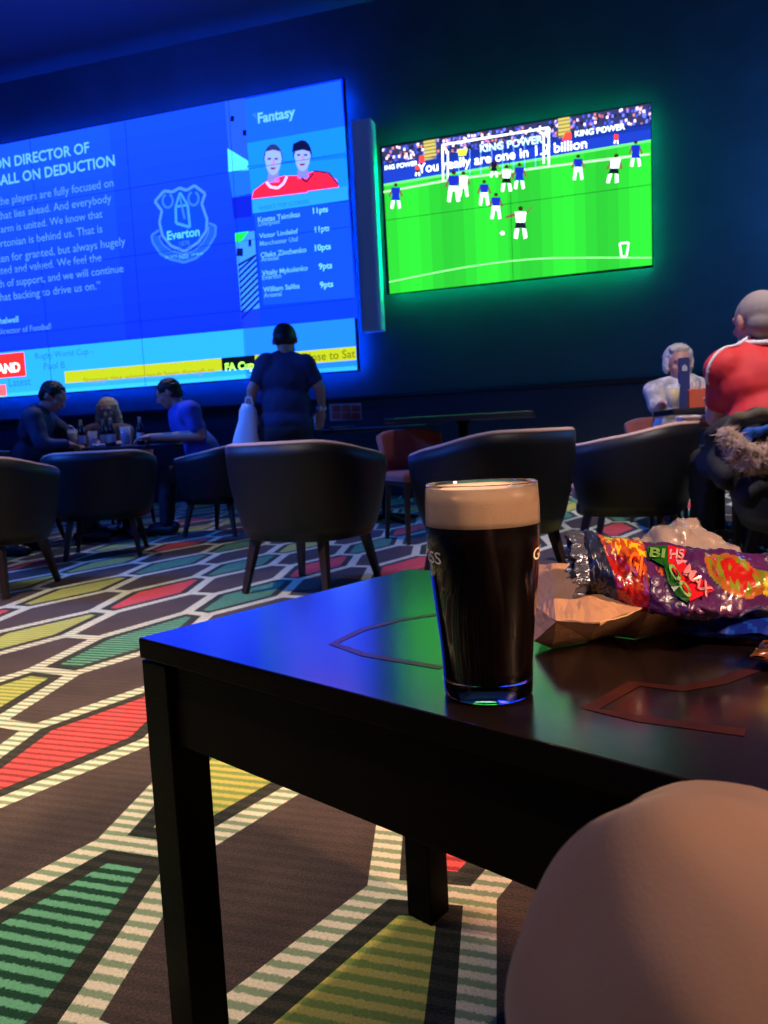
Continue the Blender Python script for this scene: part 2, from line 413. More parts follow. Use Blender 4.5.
q([fz(372, 375), fz(378, 330), fz(420, 310), fz(400, 345)], (.06, .08, .3), 10)
q([fz(165, 612), fz(655, 545), fz(660, 615), fz(170, 685)], (.16, .64, .96), 6)
nw.text('WEEK’S TOP SCORERS', *fz(460, 632), fz(200, 632)[0], (.12, .5, .85), layer=7, bold=.01)
def gz(x, y): return (220+x/5.12, 190+y/5.12)
q([gz(175, 110), gz(660, 60), gz(690, 550), gz(225, 590)], (.08, .34, .96), 3)
for k, (a, b, p_, y) in enumerate((('', 'Liverpool', '11pts', 150), ('', 'Manchester Utd', '11pts', 240), ('', 'Arsenal', '10pts', 335), ('', 'Everton', '9pts', 428), ('', 'Arsenal', '9pts', 520))):
    a = ('Kostas Tsimikas', 'Victor Lindelof', 'Oleks Zinchenko', 'Vitaliy Mykolenko', 'William Saliba')[k]
    nw.text(a, *gz((412, 402, 445, 452, 410)[k], y-17+ (4 if k == 0 else 0)), gz(195+k*7, y)[0], (.42, .70, 1), layer=5, bold=.02)
    nw.text(b, *gz((308, 400, 303, 316, 318)[k], y+22), gz(198+k*7, y)[0], (.38, .66, 1), layer=5, bold=.015)
    nw.text(p_, *gz((555, 563, 570, 576, 582)[k], (112, 208, 303, 400, 495)[k]), gz((478, 488, 488, 508, 514)[k], y)[0], (.5, .76, 1), layer=5, bold=.02)
q([gz(78, 225), gz(178, 210), gz(205, 610), gz(110, 625)], (.25, .62, .92), 4)
q([gz(80, 222), gz(150, 212), gz(112, 265), gz(82, 272)], (.15, .8, .35), 5)
for k in range(10):
    y = 350+k*30; q([gz(95+k*2, y+30), gz(185+k*2, y-60 if y-60 > 330 else 330), gz(186+k*2, y-45 if y-45 > 340 else 340), gz(97+k*2, y+44)], (.05, .15, .6), 6)
q([gz(103, 630), gz(208, 605), gz(205, 700), gz(115, 712)], (.1, .25, .95), 5)
for a, b in (((88, 300), (120, 340)), ((148, 255), (163, 290))): q([gz(a[0], a[1]), gz(b[0], a[1]), gz(b[0], b[1]), gz(a[0], b[1])], (.04, .1, .45), 6)
# ticker strip along the bottom
def at_z(z, x0, x1, col, layer, z2): nw.face([(x0, z), (x1, z), (x1, z2), (x0, z2)], col, layer)
zA = wsz(356, 318)[1]; zY1 = wsz(357, 346.5)[1]; zY0 = wsz(357, 360)[1]
at_z(ZB, SL, SR, (.18, .67, .96), 6, zA)
at_z(ZB, SL, SR, (.24, .72, .98), 7, ZB+.05)
SX = wsz(246, 350)[0]
at_z(ZB, SX, SR, (.14, .56, .96), 7, zA)
sY = wsz(66, 380)[0]
at_z(zY0, sY, SR, (.70, .73, .14), 8, zY1)
nw.text('IRELAND', 21.5, 371.5, -2, (1, .9, .9), vis='AND', bold=.03, layer=10)
sR0, zR0 = wsz(27, 376); sR1, zR1 = wsz(27, 352)
at_z(zR0, SL, sR0, (.95, .22, .22), 9, zR1)
sP, zP = wsz(7, 389); at_z(zP-.09, sP-.35, sP, (.95, .45, .5), 9, zP+.06)
nw.text('Rugby World Cup -', *(94, 354), 36, (.16, .50, .82), layer=9, bold=.004)
nw.text('Pool B', *(66, 368), 45, (.16, .50, .82), layer=9, bold=.004)
nw.text('Latest', *(32, 385), 10, (.16, .50, .82), layer=9, bold=.004)
sF0 = wsz(222.5, 365)[0]; sF1 = wsz(256, 365)[0]
at_z(zY0, sF0, sF1, (.03, .08, .12), 9, zY1)
nw.text('FA Cup', 255, 368.5, 226, (.75, .95, .5), layer=10, bold=.03)
nw.text('Stoppage time winner sends hosts through to', *(215, 373), 84, (.60, .60, .12), layer=9, bold=.002)
nw.text('close to Sat', *(356, 357.5), 305, (.50, .50, .14), layer=9, bold=.01)
cabinet('video_wall', 'huge blue video wall of tiled panels showing a football news page', SL, SR, ZB, ZT, 5, 4, nw, 'screen', (.0, .06, 1.0), 130.0, (.01, .04, .30))

# ------------------------------------------------------------------ setting
GAP = .20
wall_m = mat('wall_paint', (.035, .055, .075), .55, bump=.15, bscale=30, var=.15, vscale=2)
dado_m = mat('dado_panel', (.022, .03, .045), .5, bump=.1, bscale=40)
def wbox(s0_, s1_, z0_, z1_, o0, o1, bevel=0):   # o: offset towards room
    return box_bm(wpt((s0_+s1_)/2, (z0_+z1_)/2, (o0+o1)/2), (s1_-s0_, abs(o1-o0), z1_-z0_), Matrix.Rotation(WAZ, 4, 'Z'), bevel)
ZC = wsz(0, 75)[1]
struct('wall_back', wbox(-13, 8, 0, ZC+.3, -GAP-.2, -GAP), wall_m)
zd = wsz(620, 382)[1]
struct('trim_1', wbox(-13, 8, 0.02, zd, -GAP, -GAP+.035), dado_m)
struct('trim_2', wbox(-13, 8, zd, zd+.05, -GAP, -GAP+.06, .01), mat('dado_cap', (.015, .018, .025), .3))
bm = bmesh.new(); add_box(bm, (0, 1, ZC+.11), (26, 24, .2)); struct('ceiling', bm, mat('ceiling_paint', (.05, .07, .1), .8, bump=.1, bscale=10))
# tall narrow speaker column between the two displays
s0_, _ = wsz(356.5, 225); s1_, _ = wsz(376, 225)
t = thing('column_speaker', 'tall narrow grey column speaker on wall between the two screens', 'speaker', wpt((s0_+s1_)/2, wsz(378, 330)[1], 0), WAZ)
zc0 = 0; zc1 = wsz(362, 119)[1]-t.location.z
obj('cabinet', box_bm((0, .09, zc1/2), (s1_-s0_, .2, zc1), None, .012), mat('speaker_body', (.70, .75, .80), .5), t)
obj('grille', box_bm((0, -.014, zc1/2), (s1_-s0_-.05, .012, zc1-.06), None, .004), mat('speaker_grille', (.60, .66, .74), .7, bump=.5, bscale=400), t)

# ------------------------------------------------------------------ carpet
SAZ = R(-17.8)
Sv = Vector((-math.sin(SAZ), math.cos(SAZ), 0))
def carpet_mat(name, ca, cb, duty=.5, var=.2):
    M = bpy.data.materials.new(name); M.use_nodes = True; nt = M.node_tree; b = nt.nodes['Principled BSDF']
    b.inputs['Roughness'].default_value = .95; b.inputs['Specular IOR Level'].default_value = .15; b.inputs['Sheen Weight'].default_value = .1
    N = nt.nodes.new; L = nt.links.new
    tc = N('ShaderNodeTexCoord'); dot = N('ShaderNodeVectorMath'); dot.operation = 'DOT_PRODUCT'; dot.inputs[1].default_value = Sv/.0275
    L(tc.outputs['Object'], dot.inputs[0])
    nz = N('ShaderNodeTexNoise'); nz.inputs['Scale'].default_value = 160; nz.inputs['Detail'].default_value = 2; L(tc.outputs['Object'], nz.inputs['Vector'])
    ad = N('ShaderNodeMath'); ad.operation = 'MULTIPLY_ADD'; L(nz.outputs[0], ad.inputs[0]); ad.inputs[1].default_value = .35; L(dot.outputs['Value'], ad.inputs[2])
    fr = N('ShaderNodeMath'); fr.operation = 'FRACT'; L(ad.outputs[0], fr.inputs[0])
    pp = N('ShaderNodeMath'); pp.operation = 'PINGPONG'; pp.inputs[1].default_value = .5; L(fr.outputs[0], pp.inputs[0])
    mr = N('ShaderNodeMapRange'); mr.inputs[1].default_value = duty/2-.05; mr.inputs[2].default_value = duty/2+.05; L(pp.outputs[0], mr.inputs[0])
    mx = N('ShaderNodeMix'); mx.data_type = 'RGBA'; L(mr.outputs[0], mx.inputs[0]); mx.inputs[6].default_value = (*s2l(ca), 1); mx.inputs[7].default_value = (*s2l(cb), 1)
    n2 = N('ShaderNodeTexNoise'); n2.inputs['Scale'].default_value = 260; n2.inputs['Detail'].default_value = 3; L(tc.outputs['Object'], n2.inputs['Vector'])
    m2 = N('ShaderNodeMapRange'); m2.inputs[1].default_value = .3; m2.inputs[2].default_value = .7; m2.inputs[3].default_value = 1-var*1.4; m2.inputs[4].default_value = 1+var*1.4; L(n2.outputs[0], m2.inputs[0])
    n3 = N('ShaderNodeTexNoise'); n3.inputs['Scale'].default_value = 7; n3.inputs['Detail'].default_value = 4; L(tc.outputs['Object'], n3.inputs['Vector'])
    m3 = N('ShaderNodeMapRange'); m3.inputs[1].default_value = .3; m3.inputs[2].default_value = .7; m3.inputs[3].default_value = 1-var*.7; m3.inputs[4].default_value = 1+var*.7; L(n3.outputs[0], m3.inputs[0])
    mm = N('ShaderNodeMath'); mm.operation = 'MULTIPLY'; L(m2.outputs[0], mm.inputs[0]); L(m3.outputs[0], mm.inputs[1])
    mu = N('ShaderNodeMix'); mu.data_type = 'RGBA'; mu.blend_type = 'MULTIPLY'; mu.inputs[0].default_value = 1; L(mx.outputs[2], mu.inputs[6]); L(mm.outputs[0], mu.inputs[7])
    L(mu.outputs[2], b.inputs['Base Color'])
    bp = N('ShaderNodeBump'); bp.inputs['Strength'].default_value = .7; bp.inputs['Distance'].default_value = .004; L(n2.outputs[0], bp.inputs['Height']); L(bp.outputs[0], b.inputs['Normal'])
    return M
CM = [carpet_mat('carpet_border', (.93, .87, .74), (.55, .62, .47), .52, .1),
      carpet_mat('carpet_margin', (.22, .21, .16), (.15, .16, .11), .5, .3),
      carpet_mat('carpet_brown', (.30, .24, .21), (.27, .22, .19), .5, .3),
      carpet_mat('carpet_green', (.42, .68, .50), (.10, .26, .16), .5, .12),
      carpet_mat('carpet_red', (.90, .32, .30), (.60, .19, .18), .6, .12),
      carpet_mat('carpet_yellow', (.80, .74, .36), (.52, .60, .27), .5, .1)]
P0 = Vector((-1.1563, 2.4168)); VB = Vector((.3782, .2821)); VA = Vector((-.0911, .4596)); DL = Vector((.1243, -.0608))
FIX = {}
for k, l, r_ in (((0, 0), (-1.187, 2.44), (-1.024, 2.367)), ((0, 1), (-1.262, 2.883), (-1.118, 2.822)), ((0, 2), (-1.327, 3.324), (-1.212, 3.264)), ((1, 1), (-.872, 3.197), (-.763, 3.119)),
                 ((1, -3), (-.53, 1.308), (-.372, 1.254)), ((2, -4), (-.031, 1.122), (.118, 1.087)), ((1, 3), (-1.056, 4.087), (-.952, 4.014))):
    FIX[(k, 0)] = Vector(l); FIX[(k, 1)] = Vector(r_)
def jn(i, j, s):
    if ((i, j), s) in FIX: return FIX[((i, j), s)]
    return P0 + VB*i + VA*j + DL*s
def inset(P, d):
    n = len(P); out = []
    for k in range(n):
        a, b, c = P[k-1], P[k], P[(k+1) % n]
        e1 = (b-a).normalized(); e2 = (c-b).normalized(); n1 = Vector((-e1.y, e1.x)); n2 = Vector((-e2.y, e2.x))
        bis = n1+n2; out.append(b + bis*(d/ max(.35, bis.dot(n1))))
    return out
def jag(A, B, d):   # split each edge so the weave steps show in the pile
    return A
bm = bmesh.new()
fixed = {(0, 0): 3, (0, 2): 4, (0, 4): 3, (0, 6): 4, (0, -2): 4, (0, -4): 3, (-1, 1): 5, (-1, -1): 5, (-1, 3): 5, (-1, 5): 5, (1, 1): 3, (1, 3): 3, (1, -3): 5, (1, -5): 5, (2, -4): 4, (2, -6): 5, (2, 0): 5, (2, 2): 4, (1, 5): 3}
rnd = random.Random(3)
def F2(pts, mi):
    f = bm.faces.new([bm.verts.new((p.x, p.y, 0)) for p in pts]); f.material_index = mi
for i in range(-24, 34):
    for j in range(-34, 34):
        P = [jn(i, j, 0), jn(i, j, 1), jn(i+1, j, 0), jn(i+1, j+1, 1), jn(i+1, j+1, 0), jn(i, j+1, 1)]
        c = sum(P, Vector((0, 0)))/6
        if not (-7.5 < c.x < 9 and -2 < c.y < 10.5) or Wn.x*c.x+Wn.y*c.y > D+.15: continue
        colr = (i-j) % 2 == 0
        mi = fixed.get((i, j), rnd.choice((3, 4, 5, 5, 3))) if colr else 2
        A = inset(P, .025)
        for k in range(6): F2([P[k], P[(k+1) % 6], A[(k+1) % 6], A[k]], 0)
        if colr:
            B = inset(P, .062)
            for k in range(6): F2([A[k], A[(k+1) % 6], B[(k+1) % 6], B[k]], 1)
            F2(B, mi)
        else: F2(A, mi)
bmesh.ops.remove_doubles(bm, verts=bm.verts, dist=.0004)
fl = struct('floor', bm, CM)
for p in fl.data.polygons:
    pass

# ------------------------------------------------------------------ low table
TZ = .514
A3 = Vector((.66399, .74774, 0)); B3 = Vector((.74774, -.66399, 0)); N0 = Vector((-.2584, .7563, 0))
TD, TLN = .44, 1.25
taz = math.atan2(B3.y, B3.x)     # local x along B, local y along A
tb = thing('low_table', 'dark glossy wooden low table with square legs holding the pint', 'table', N0, taz)
wood = mat('dark_wood', (.006, .0045, .004), .45, spec=.06, bump=.12, bscale=60, stretch=(1, 8, 8))
top_m = mat('table_lacquer', (.007, .004, .004), .26, spec=.3, coat=1.0, crough=.16, ior=1.6, bump=.03, bscale=26, stretch=(.6, 5, 5), var=.3, vscale=6)
tt = obj('tabletop', box_bm((TLN/2, TD/2, TZ-.0105), (TLN, TD, .021), None, .002), [top_m, wood], tb)
for p in tt.data.polygons:
    if p.normal.z < .8: p.material_index = 1
for x, y in ((.0, 0), (TLN-.044, 0), (0, TD-.044), (TLN-.044, TD-.044)):
    obj('leg', box_bm((x+.023, y+.023, (TZ-.023)/2), (.044, .044, TZ-.0235), None, .002), wood, tb)
AZ = TZ-.0225-.042
for c, s in (((TLN/2, .018, AZ), (TLN-.095, .02, .082)), ((TLN/2, TD-.018, AZ), (TLN-.095, .02, .082)), ((.018, TD/2, AZ), (.02, TD-.095, .082)), ((TLN-.018, TD/2, AZ), (.02, TD-.095, .082))):
    obj('apron', box_bm(c, s, None, .0015), wood, tb)
inv_t = Matrix.Rotation(-taz, 4, 'Z') @ Matrix.Translation(-N0)
def strip(pxs, w, name='reddish_band'):  # thin reddish bands laid on the tabletop
    bm = bmesh.new(); pts = [inv_t @ onz(x, y, TZ) for x, y in pxs]
    pr = None
    for k, p in enumerate(pts):
        d = (pts[min(k+1, len(pts)-1)]-pts[max(k-1, 0)]).normalized(); nn = Vector((-d.y, d.x, 0))*w/2
        a = bm.verts.new((p.x+nn.x, p.y+nn.y, TZ+.0004)); b = bm.verts.new((p.x-nn.x, p.y-nn.y, TZ+.0004))
        if pr: bm.faces.new((pr[0], pr[1], b, a))
        pr = (a, b)
    return obj(name, bm, mat('reddish_band_mat', (.035, .008, .007), .3, spec=.5, var=.35, vscale=30), tb)
strip([(768, 664), (720, 682), (680, 689), (634, 684), (590, 709), (640, 719), (745, 733)], .012)
strip([(442, 614), (400, 620), (362, 630), (333, 644), (365, 655), (442, 668)], .009)

# ------------------------------------------------------------------ pint of stout
GP = onz(488.5, 692, TZ) + Vector((0, .0, .0006))
GP.z = TZ+.0008
gl = thing('pint_glass', 'full pint of black stout with creamy head near the table edge', 'glass', GP)
prof = [(.0305, 0), (.0325, .002), (.0328, .010), (.0330, .022), (.0342, .040), (.0365, .062), (.0388, .085), (.0405, .108), (.0413, .126), (.0410, .142), (.0402, .1545), (.0398, .1555)]
inner = [(.0392, .1550), (.0395, .142), (.0398, .126), (.0390, .108), (.0373, .085), (.0350, .062), (.0327, .040), (.0315, .022), (.0300, .0140), (.010, .0125), (.0005, .0122)]
glass_m = mat('clear_glass', (1, 1, 1), .0, trans=1, ior=1.48)
obj('glass_wall', lathe_bm(prof+inner, n=96, cap0=True, cap1=True), glass_m, gl, True)
liq = [(.0004, .0120), (.0100, .0122), (.0303, .0136), (.0319, .0222), (.0331, .040), (.0354, .062), (.0377, .085), (.0394, .108), (.0402, .1257), (.0004, .1256)]
stout_m = mat('stout', (.004, .001, .0007), .35, spec=.12)
obj('stout', lathe_bm(liq, n=96), stout_m, gl, True)
foam = [(.0004, .1259), (.0402, .1259), (.0402, .130), (.0399, .142), (.0397, .1528), (.0365, .1505), (.030, .1495), (.015, .1496), (.0004, .1496)]
fo = obj('foam_head', lathe_bm(foam, n=96), mat('foam', (.86, .66, .50), .75, bump=.1, bscale=900, var=.04, vscale=60), gl, True)
def radius_at(z):
    for (r0, a), (r1, b) in zip(prof, prof[1:]):
        if a <= z <= b: return r0+(r1-r0)*(z-a)/max(1e-9, b-a)
    return .04
letter_m = mat('glass_lettering', (.95, .85, .72), .5, spec=.4, emit=None)
def wrapped(word, a0, a1, z0, h):   # angles measured from the camera side, + to the right
    vs, fs, w = text_geo(word, .0); bm = bmesh.new(); V = []
    cen = math.atan2(-GP.x, GP.y)   # direction from glass to the camera
    for x, y in vs:
        th = a0+(a1-a0)*x/w; z = z0+y*h/.7; r = radius_at(z)+.0003
        ang = -PI/2 + cen*-1*-1 + th
        V.append(bm.verts.new((r*math.cos(ang), r*math.sin(ang), z)))
    for f in fs:
        try: bm.faces.new([V[i] for i in f])
        except ValueError: pass
    return obj('lettering', bm, letter_m, gl)
wrapped('GUINNESS', R(-168), R(-47), .1005, .0085)
wrapped('GUINNESS', R(58), R(179), .1005, .0085)

# ------------------------------------------------------------------ brown paper bag and crisp packets
def sheet(name, V, Fs, m, parent=None, sub=3, crumple=.004, cs=.03, thick=.0012, cols=None, seed=0, smooth=True):
    """faceted crumpled sheet through the given points, subdivided, folded by noise, given real thickness"""
    used = {i for f in Fs for i in f}; bm = bmesh.new(); vs = [bm.verts.new(v) if i in used else None for i, v in enumerate(V)]
    for f in Fs: bm.faces.new([vs[i] for i in f])
    bmesh.ops.triangulate(bm, faces=bm.faces)
    for _ in range(sub): bmesh.ops.subdivide_edges(bm, edges=bm.edges[:], cuts=1, use_grid_fill=True)
    bm.normal_update()
    for v in bm.verts:
        p = v.co/cs + Vector((seed*7.1, seed*3.3, 0))
        n_ = noise.noise(p) + .5*abs(noise.noise(p*2.3)) - .2
        v.co += v.normal*crumple*n_*min(1, max(0, (v.co.z-TZ-.0015)/.012)) if v.co.z > TZ+.0006 else Vector()
        if v.co.z < TZ+.0004: v.co.z = TZ+.0004
    me = bpy.data.meshes.new(name); bm.to_mesh(me); bm.free()
    me.materials.append(m)
    for p in me.polygons: p.use_smooth = smooth
    o = link(name, me, parent)
    so = o.modifiers.new('s', 'SOLIDIFY'); so.thickness = thick; so.offset = 0.0
    return o
def T(x, y, h=0): return onz(x, y, TZ+.0004+h)
paper = mat('brown_paper', (.50, .27, .15), .65, bump=.35, bscale=45, var=.12, vscale=12)
# a flattened paper carrier lying on the table: lower layer, folded side and top layer
pv = [T(534, 641, .006), T(552, 648, .0), T(590, 641, .0), T(614, 636, .0), T(636, 639, .0), T(702, 624, .0), T(765, 612, .0),      # 0-6 front foot
      T(534, 606, .026), T(556, 622, .030), T(600, 622, .034), T(650, 606, .036), T(702, 600, .034), T(768, 590, .03),              # 7-12 ridge
      T(538, 564, .045), T(552, 563, .050), T(575, 566, .050), T(620, 570, .050), T(680, 570, .05), T(768, 566, .04),                # 13-18 upper crease
      T(548, 575, .0), T(768, 575, .0)]
t = thing('paper_bag', 'crumpled flat brown paper bag lying under the purple crisp packet', 'bag', (0, 0, 0))
sheet('bag_front', pv, [(0, 1, 8, 7), (1, 2, 9, 8), (2, 3, 9), (3, 4, 10, 9), (4, 5, 11, 10), (5, 6, 12, 11)], paper, t, 3, .003, .03, seed=1, smooth=False)
sheet('bag_top', pv, [(7, 8, 14, 13), (8, 9, 15, 14), (9, 10, 16, 15), (10, 11, 17, 16), (11, 12, 18, 17)], paper, t, 3, .004, .035, seed=2, smooth=False)

# crumpled multipack of crisps: a tube of film, open at the left end
film = attr_mat('printed_film', .28, coat=.4, spec=.6, bump=.2, bscale=70)
def vcol_mesh(name, verts, faces, cols, m, parent=None, smooth=True, solid=.0006):
    me = bpy.data.meshes.new(name); me.from_pydata([tuple(v) for v in verts], [], faces)
    a = me.color_attributes.new('Col', 'FLOAT_COLOR', 'CORNER')
    for p, c in zip(me.polygons, cols):
        for li in p.loop_indices: a.data[li].color = (*s2l(c), 1)
        p.use_smooth = smooth
    me.materials.append(m); o = link(name, me, parent)
    if solid:
        so = o.modifiers.new('s', 'SOLIDIFY'); so.thickness = solid; so.offset = -1
    return o
PKG = thing('crisp_multipack', 'purple foil multipack of crisps, torn open at its left end', 'packet', (0, 0, 0))
# centre line stations (photo x, y top edge, y bottom edge, height of centre above the table)
st = [(582, 533, 600, .062, .032), (600, 535, 603, .061, .031), (622, 539, 607, .060, .029), (650, 543, 612, .058, .027), (680, 546, 617, .056, .026), (710, 550, 618, .054, .025), (740, 553, 613, .052, .024), (775, 556, 607, .050, .023), (830, 562, 604, .046, .020), (900, 572, 606, .040, .016)]
NU, NV = 240, 96
verts, faces, cols = [], [], []
def station(u):
    k = min(int(u*(len(st)-1)), len(st)-2); f = u*(len(st)-1)-k
    return [a+(b-a)*f for a, b in zip(st[k], st[k+1])]
toprint = []
for iu in range(NU+1):
    u = iu/NU; x, yt, yb, hc, rd = station(u)
    pt = onz(x+ (0 if u > .02 else 0), yt, TZ+hc+rd*.9); pb = onz(x+(6 if u < .3 else 3), yb, TZ+max(.024, hc-rd*.95))
    mid = (pt+pb)/2; half = (pt-pb)/2
    away = Vector((half.x*0, 0, 0)) + Vector((.15, 1, 0)).normalized()
    for iv in range(NV):
        a = 2*PI*iv/NV
        p = mid + half*math.cos(a) - away*math.sin(a)*rd*1.05
        n_ = noise.noise(Vector((u*9, a*1.6, 3)))*.007 + abs(noise.noise(Vector((u*26, a*3.5, 8))))*.0036 + noise.noise(Vector((u*50, a*9, 1)))*.0006
        dirv = (half*math.cos(a) - away*math.sin(a)*rd).normalized()
        p = p + dirv*n_
        if p.z < TZ+.022: p.z = TZ+.022
        verts.append(p)
Z = (560, 510); SCL = 3.368
def inpoly(x, y, P):
    c = False; j = len(P)-1
    for i in range(len(P)):
        if (P[i][1] > y) != (P[j][1] > y) and x < (P[j][0]-P[i][0])*(y-P[i][1])/(P[j][1]-P[i][1])+P[i][0]: c = not c
        j = i
    return c
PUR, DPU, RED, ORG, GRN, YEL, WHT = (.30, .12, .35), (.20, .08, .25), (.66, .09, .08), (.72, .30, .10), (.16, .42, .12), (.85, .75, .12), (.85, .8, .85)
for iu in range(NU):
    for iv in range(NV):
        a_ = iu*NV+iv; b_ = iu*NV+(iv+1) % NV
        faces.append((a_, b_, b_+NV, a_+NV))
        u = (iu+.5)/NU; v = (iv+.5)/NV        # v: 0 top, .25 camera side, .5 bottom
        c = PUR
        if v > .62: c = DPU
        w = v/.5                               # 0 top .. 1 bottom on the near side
        if .03 < u < .26+.05*w and w < .85: c = RED
        if .10 < u < .30 and w < .30: c = ORG if noise.noise(Vector((u*60, w*14, 0))) > -.1 else YEL
        if u < .085+.10*min(1, w)*(w < 1.05): c = (.13, .15, .26)
        if .20+.04*w < u < .27+.04*w and .3 < w < .60 and noise.noise(Vector((u*70, w*9, 5))) > 0: c = ORG
        # printed fruit-coloured splash to the right of the logo
        d2 = ((u-.62)/.11)**2 + ((w-.36-(u-.62)*.8)/.22)**2
        nn = noise.noise(Vector((u*45, w*8, 2)))
        if d2 < 1: c = RED if d2+nn*.7 < .35 else ((.45, .50, .10) if nn > .05 else (.62, .35, .12))
        if ((u-.725)/.03)**2+((w-.5)/.11)**2 < 1+nn: c = YEL if nn > -.15 else (.6, .5, .1)
        if .76 < u < .90 and .3 < w < .75 and nn > .05: c = (.72, .38, .12)
        if .33 < u < .39 and .15+ (u-.33)*2 < w < .40+(u-.33)*2 and nn > .0: c = (.75, .35, .12)
        cols.append(c)
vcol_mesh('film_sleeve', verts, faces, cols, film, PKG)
import numpy as np
_vn = None
def film_pt(px, py, lift=.0012):   # point on the near side of the sleeve seen in direction (px,py)
    global _vn
    if _vn is None: _vn = np.array([tuple(p) for p in verts])-np.array(CAM)
    d = ray(px, py).normalized(); dn = np.array(d)
    tt = _vn @ dn; ee = np.linalg.norm(_vn-tt[:, None]*dn, axis=1)
    ok = ee < .0025
    best = float(tt[ok].min()) if ok.any() else float(tt[(ee*100+tt).argmin()])
    return CAM+d*(best-lift)
def patch(name, px, col, lift, mname, n=5):
    """a printed shape on the film, following its surface"""
    bm = bmesh.new(); pts = []
    m_ = len(px)
    for k in range(m_):
        a, b = px[k], px[(k+1) % m_]
        for i in range(n): pts.append((a[0]+(b[0]-a[0])*i/n, a[1]+(b[1]-a[1])*i/n))
    f = bm.faces.new([bm.verts.new((x, y, 0)) for x, y in pts]); bmesh.ops.triangulate(bm, faces=[f])
    for v in bm.verts: v.co = film_pt(v.co.x, v.co.y, lift)
    return bm
def pz(x, y): return (560+x/3.692, 520+y/3.692)
def printed(shapes, name, col):
    bm = bmesh.new()
    for k, px in enumerate(shapes):
        b = patch(name, [pz(*p) for p in px], col, .0020 + .0008*(name == 'letters'), name, 3)
        me = bpy.data.meshes.new('x'); b.to_mesh(me); b.free(); bm.from_mesh(me); bpy.data.meshes.remove(me)
    return obj(name, bm, mat(name+'_ink'+str(col), s2l(col), .25, coat=.5), PKG)
def glyph(s, x0, y0, x1, y1, hx, hy):   # text laid from (x0,y0) to (x1,y1) with letter height vector (hx,hy), in crop pixels
    vs, fs, w = text_geo(s, .04); out = []
    L = ((x1-x0), (y1-y0))
    return [[(x0+L[0]*vs[i][0]/w+hx*vs[i][1]/.7, y0+L[1]*vs[i][0]/w+hy*vs[i][1]/.7) for i in f] for f in fs]
def text_on_film(s, *a, col=WHT, lift=.0042, name='lettering'):
    bm = bmesh.new()
    vs, fs, w = text_geo(s, .03); x0, y0, x1, y1, hx, hy = a
    V = []
    for x, y in vs:
        q_ = pz(x0+(x1-x0)*x/w+hx*y/.7, y0+(y1-y0)*x/w+hy*y/.7); V.append(bm.verts.new(film_pt(*q_, lift)))
    for f in fs:
        try: bm.faces.new([V[i] for i in f])
        except ValueError: pass
    return obj(name, bm, mat('film_ink'+str(col), s2l(col), .3, coat=.4), PKG)
printed([[(320, 98), (395, 92), (398, 140), (372, 150), (480, 290), (470, 305), (430, 280), (400, 230), (385, 170), (330, 140)]], 'printed_panel', (.10, .34, .10))
printed([[(398, 92), (468, 108), (452, 150), (505, 205), (572, 258), (480, 300), (455, 250), (425, 195), (400, 160)]], 'printed_panel', (.78, .10, .16))
printed([[(425, 140), (470, 150), (450, 178), (500, 200), (490, 215), (450, 200), (440, 178)]], 'printed_panel', (.85, .55, .65))
text_on_film('BI', 330, 133, 386, 138, 4, -32, col=(.40, .60, .28))
text_on_film('HS', 404, 142, 458, 140, 2, -34, col=(.85, .62, .66))
text_on_film('OO', 395, 170, 470, 290, 22, -14, col=(.45, .72, .35))
text_on_film('MAX', 455, 190, 545, 285, 22, -30, col=(.80, .52, .55))
text_on_film('GI', 252, 180, 300, 205, 8, -70, col=(.95, .45, .12))
# open end: clear film cuff with dark inner packets
cv = [];
bm = bmesh.new()
x, yt, yb, hc, rd = st[0]
cc = (at(598, 566, .80)); 
ring0, ring1, ring2 = [], [], []
base = [Vector(verts[k]) for k in range(NV)]
ctr = sum(base, Vector())/NV
leftv = Vector((-1, -.15, 0)).normalized()
rings = [base]
for k, (dl, sc) in enumerate(((.006, 1.06), (.014, 1.04), (.010, .93), (-.004, .82), (-.012, .60), (-.010, .32), (-.004, .08))):
    rings.append([ctr + (p-ctr)*(sc+.05*noise.noise(Vector((i*.5, k*1.3, 2)))) + leftv*(dl+.007*noise.noise(Vector((i*.35, k*.9, 7)))) for i, p in enumerate(base)])
rv = [[bm.verts.new(p) for p in r_] for r_ in rings]
for a, b in zip(rv, rv[1:]):
    for k in range(NV): bm.faces.new((a[k], a[(k+1) % NV], b[(k+1) % NV], b[k]))
bm.faces.new(rv[-1])
bmesh.ops.subdivide_edges(bm, edges=bm.edges[:], cuts=1)
for v in bm.verts: v.co += Vector((noise.noise(v.co*120), noise.noise(v.co*120+Vector((5, 0, 0))), noise.noise(v.co*120+Vector((0, 9, 0)))))*.0025
obj('crumpled_end', bm, mat('foil_inside', (.10, .12, .20), .22, metal=.5, bump=.5, bscale=120, coat=.5), PKG, False)
# pale clear flap standing up behind
t = PKG
def stand(x, y, Y): return at(x, y, Y-.115)
V = [stand(618, 558, .86), stand(634, 541, .87), stand(660, 524, .88), stand(678, 517, .885), stand(698, 523, .89), stand(718, 540, .885), stand(745, 560, .87), stand(690, 556, .83), stand(655, 556, .83), stand(720, 566, .82)]
sheet('clear_flap', V, [(0, 1, 8), (1, 2, 8), (2, 3, 7, 8), (3, 4, 7), (4, 5, 7), (5, 6, 9, 7)], mat('pale_film', (.45, .37, .38), .25, spec=.8, coat=.4, bump=.5, bscale=60, alpha=.5), t, 3, .011, .02, thick=.0008, seed=4)
